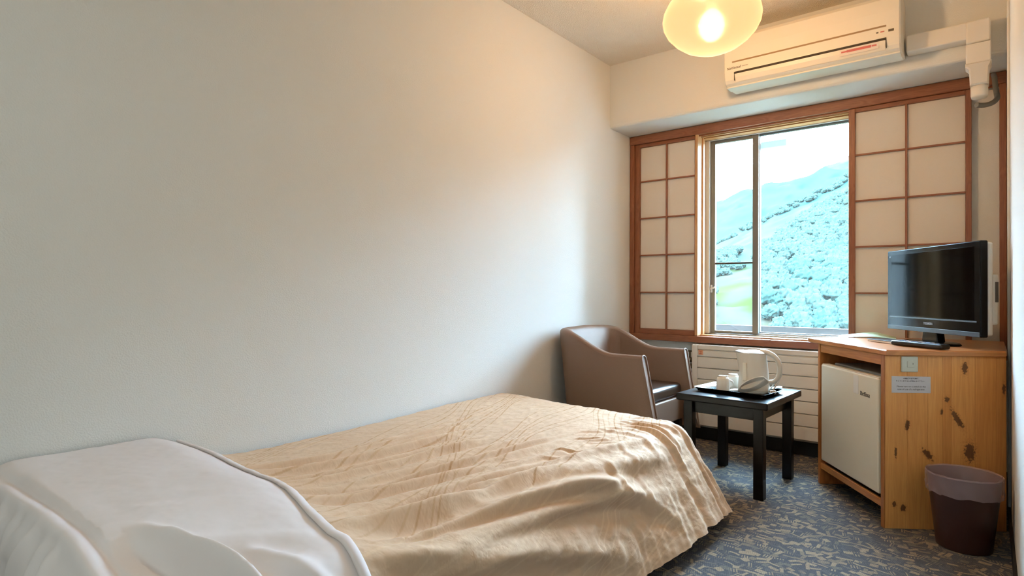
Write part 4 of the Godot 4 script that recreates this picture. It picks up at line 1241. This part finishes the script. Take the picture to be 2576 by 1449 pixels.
func build_outside() -> void:
	tn.seed = 3; tn.frequency = 0.02; tn.fractal_octaves = 3
	# slope with its grass piste
	var rows := 90; var cols := 90
	var pts := PackedVector3Array(); var col := PackedColorArray()
	for i in rows:
		var v := 8.0 + 1100.0 * pow(float(i) / (rows - 1), 1.3)
		for j in cols:
			var u := lerpf(-420.0, 420.0, float(j) / (cols - 1))
			pts.append(world_at(u, hill(u, v), v))
			var n1 := tn.get_noise_2d(u * 1.4 + 90, v * 0.9) * 0.5 + 0.5
			var c := Color(0.0066, 0.0180, 0.0165).lerp(Color(0.0086, 0.0185, 0.0160), n1)
			var low := 1.0 - smoothstep(400.0, 640.0, v)
			c = c.lerp(Color(0.0108, 0.0140, 0.0032).lerp(Color(0.0140, 0.0132, 0.0078), smoothstep(0.45, 0.62, n1)), low * 0.95)
			if u > forest_left(v) and v > 290: c = Color(0.0085, 0.0120, 0.0115)
			col.append(c)
	var mb := MB.new().sheet(pts, rows, cols)
	_up(mb)
	mb.col = col
	var g := obj("hillside", mb, M.grass)
	tag(g, "grassy mountainside with a pale open slope seen through the window", "hillside", "", "structure")
	# far ridge
	var rp := PackedVector3Array(); var rc := PackedColorArray()
	var xs := [-900.0, -260.0, -160.0, -75.0, -20.0, 60.0, 130.0, 230.0, 420.0, 900.0]
	var hs := [180.0, 250.0, 272.0, 300.0, 314.0, 322.0, 352.0, 405.0, 460.0, 420.0]
	for i in 50:
		var t := i / 49.0
		for j in 120:
			var u := lerpf(-900.0, 900.0, j / 119.0)
			var k := 0
			while k < xs.size() - 2 and u > xs[k + 1]: k += 1
			var hh: float = lerpf(hs[k], hs[k + 1], smoothstep(0.0, 1.0, (u - xs[k]) / (xs[k + 1] - xs[k])))
			var y := lerpf(-20.0, hh, t) + 7.0 * tn.get_noise_2d(u * 0.5, t * 300.0) + 2.2 * tn.get_noise_2d(u * 3.0, t * 900.0)
			rp.append(world_at(u, y, 1150.0 + 650.0 * t))
			var n2 := tn.get_noise_2d(u * 2.0, t * 700.0) * 0.5 + 0.5
			rc.append(Color(0.0074, 0.0168, 0.0160).lerp(Color(0.0090, 0.0180, 0.0168), n2))
	var rm := MB.new().sheet(rp, 50, 120)
	_up(rm)
	rm.col = rc
	var rd := obj("far_ridge", rm, M.grass)
	tag(rd, "hazy wooded mountain ridge rising behind the grassy slope", "mountain", "", "structure")
	# trees: the largest crowns are things of their own, the rest of the wood is one stuff object
	var crowns := []
	for k in 4: crowns.append(crown_mesh(k))
	var tr := MB.new().tube([Vector3(0, -1, 0), Vector3(0, 3.5, 0)], [0.5, 0.3], 6).mesh()
	var spots := []
	rng.seed = 123
	var v := 296.0
	while v < 760.0:
		var fl := forest_left(v)
		var u := fl + rng.randf() * 5.0
		while u < 0.13 * v + 16.0:
			if rng.randf() < 0.9:
				spots.append([u + rng.randf_range(-2, 2), v + rng.randf_range(-5, 5), rng.randf_range(0.75, 1.45), rng.randf() * TAU])
			u += rng.randf_range(5.0, 8.5)
		v += rng.randf_range(6.0, 9.0)
	for k in 70:            # clump left of the piste
		var vv := rng.randf_range(460.0, 640.0)
		spots.append([-0.095 * vv + rng.randf_range(-12, 22), vv, rng.randf_range(0.6, 1.0), rng.randf() * TAU])
	for k in 22:            # at the foot of the slope on the left
		var vv := rng.randf_range(310.0, 430.0)
		spots.append([-0.108 * vv + rng.randf_range(-9, 4), vv, rng.randf_range(0.6, 1.0), rng.randf() * TAU])
	for k in 150:           # line along the brow
		var uu := rng.randf_range(-140, 150)
		spots.append([uu, rng.randf_range(860.0, 915.0), rng.randf_range(0.7, 1.1), rng.randf() * TAU])
	spots.sort_custom(func(a, b): return a[2] / a[1] > b[2] / b[1])
	var proto := []
	var own := 0
	var rest := []
	var placed := []
	for s in spots:
		var clear = own < 44 and s[1] < 480.0
		for q in placed:
			if clear and Vector2(s[0] - q[0], s[1] - q[1]).length() < 4.9 * (s[2] + q[2]): clear = false
		if not clear:
			rest.append(s)
			continue
		placed.append(s)
		var k := own
		own += 1
		var o: Node3D
		var kind := k % 4
		if proto.size() <= kind:
			o = thing("tree", "large leafy tree with rounded crown at the near edge of the wood outside", "tree", Vector3.ZERO, 0.0, "nearest trees of the wood outside")
			obj("crown", crowns[kind], M.crown, o)
			obj("trunk", tr, M.trunk, o)
			proto.append(o)
		else:
			o = proto[kind].duplicate()
			o.name = numbered("tree")
			add_child(o)
		o.position = world_at(s[0], hill(s[0], s[1]) - 1.5, s[1])
		o.rotation.y = s[3]
		o.scale = Vector3.ONE * s[2]
	var mm := MultiMesh.new()
	mm.transform_format = MultiMesh.TRANSFORM_3D
	mm.mesh = crowns[1]
	mm.instance_count = rest.size()
	for k in rest.size():
		var s: Array = rest[k]
		mm.set_instance_transform(k, Transform3D(Basis(Vector3.UP, s[3]).scaled(Vector3.ONE * s[2]), world_at(s[0], hill(s[0], s[1]) - 1.5, s[1])))
	var mi := MultiMeshInstance3D.new()
	mi.name = "forest"; mi.multimesh = mm; mi.material_override = M.crown
	add_child(mi)
	tag(mi, "distant wood covering the slope behind the nearest trees", "forest", "", "stuff")

func _up(mb: MB) -> void:
	if mb.n[mb.n.size() / 2].y < 0.0:
		for k in mb.n.size(): mb.n[k] = -mb.n[k]
		var q := mb.ix.duplicate()
		for k in q.size() / 3:
			mb.ix[k * 3 + 1] = q[k * 3 + 2]; mb.ix[k * 3 + 2] = q[k * 3 + 1]

const SKY := 80.0
const LAMP := 0.31
const FILL_ENERGY := 0.98  # strength of the added fill lamp behind the camera
func _ready() -> void:
	# camera
	var cam := Camera3D.new()
	cam.name = "camera"
	cam.fov = 52.022
	cam.near = 0.02; cam.far = 6000.0
	add_child(cam)
	cam.position = Vector3(0, 0.917, 0)
	cam.basis = Basis(Vector3.UP, 0.679) * Basis(Vector3.RIGHT, 0.009) * Basis(Vector3.BACK, 0.0059)
	# sky
	var env := Environment.new()
	var sky := Sky.new()
	var sm := ProceduralSkyMaterial.new()
	sm.sky_top_color = Color(0.70, 0.87, 1.0); sm.sky_horizon_color = Color(0.80, 0.925, 1.0)
	sm.ground_horizon_color = Color(0.42, 0.47, 0.45); sm.ground_bottom_color = Color(0.35, 0.42, 0.36)
	sm.sky_energy_multiplier = 1.0; sm.ground_energy_multiplier = 1.0
	sm.sun_angle_max = 1.0
	sky.sky_material = sm
	env.background_mode = Environment.BG_SKY
	env.sky = sky
	env.background_energy_multiplier = SKY
	env.tonemap_mode = Environment.TONE_MAPPER_LINEAR
	env.tonemap_exposure = 1.32
	env.sdfgi_enabled = true; env.ssao_enabled = true; env.ssil_enabled = true
	var we := WorldEnvironment.new()
	we.name = "environment"; we.environment = env
	add_child(we)
	rng.seed = 1
	materials()
	build_room()
	build_window()
	shoji("shoji_panel", "narrow shoji screen left of the open window, next to the armchair corner", -1.879, -1.441, -1.846, -1.654, -1.462, -3.664)
	shoji("shoji_panel", "wide shoji screen right of the window, behind the television", -0.594, -0.063, -0.563, -0.331, -0.087, -3.660)
	build_bed()
	build_chair()
	build_table()
	build_desk()
	build_tv()
	build_radiator()
	build_ac()
	build_lamp()
	build_bin()
	build_fill_lamp()
	build_outside()

func build_fill_lamp() -> void:  # unseen lamp added behind the camera to brighten the room
	var o := thing("added_fill_lamp", "added round fill lamp on the ceiling behind the viewer", "lamp", Vector3(-0.36, CH, 0.62))
	var gm := mat(Color(0.95, 0.95, 0.93), 0.4)
	gm.emission_enabled = true; gm.emission = Color(1.0, 0.94, 0.86); gm.emission_energy_multiplier = 1.2
	obj("base", MB.new().lathe(Vector3.ZERO, [Vector2(0, 0), Vector2(0.19, 0), Vector2(0.19, -0.02), Vector2(0, -0.02)], 40), M.white_metal, o)
	obj("shade", MB.new().lathe(Vector3.ZERO, [Vector2(0.18, -0.02), Vector2(0.175, -0.045), Vector2(0.12, -0.075), Vector2(0, -0.085)], 40), gm, o)
	var l := AreaLight3D.new()
	l.name = "fill_light"
	l.light_color = Color(0.93, 1.0, 1.0)
	l.light_energy = FILL_ENERGY
	l.area_size = Vector2(0.28, 0.28)
	l.shadow_enabled = true
	l.area_range = 12.0
	l.position = Vector3(0, -0.09, 0)
	l.rotation.x = -PI / 2
	o.add_child(l)
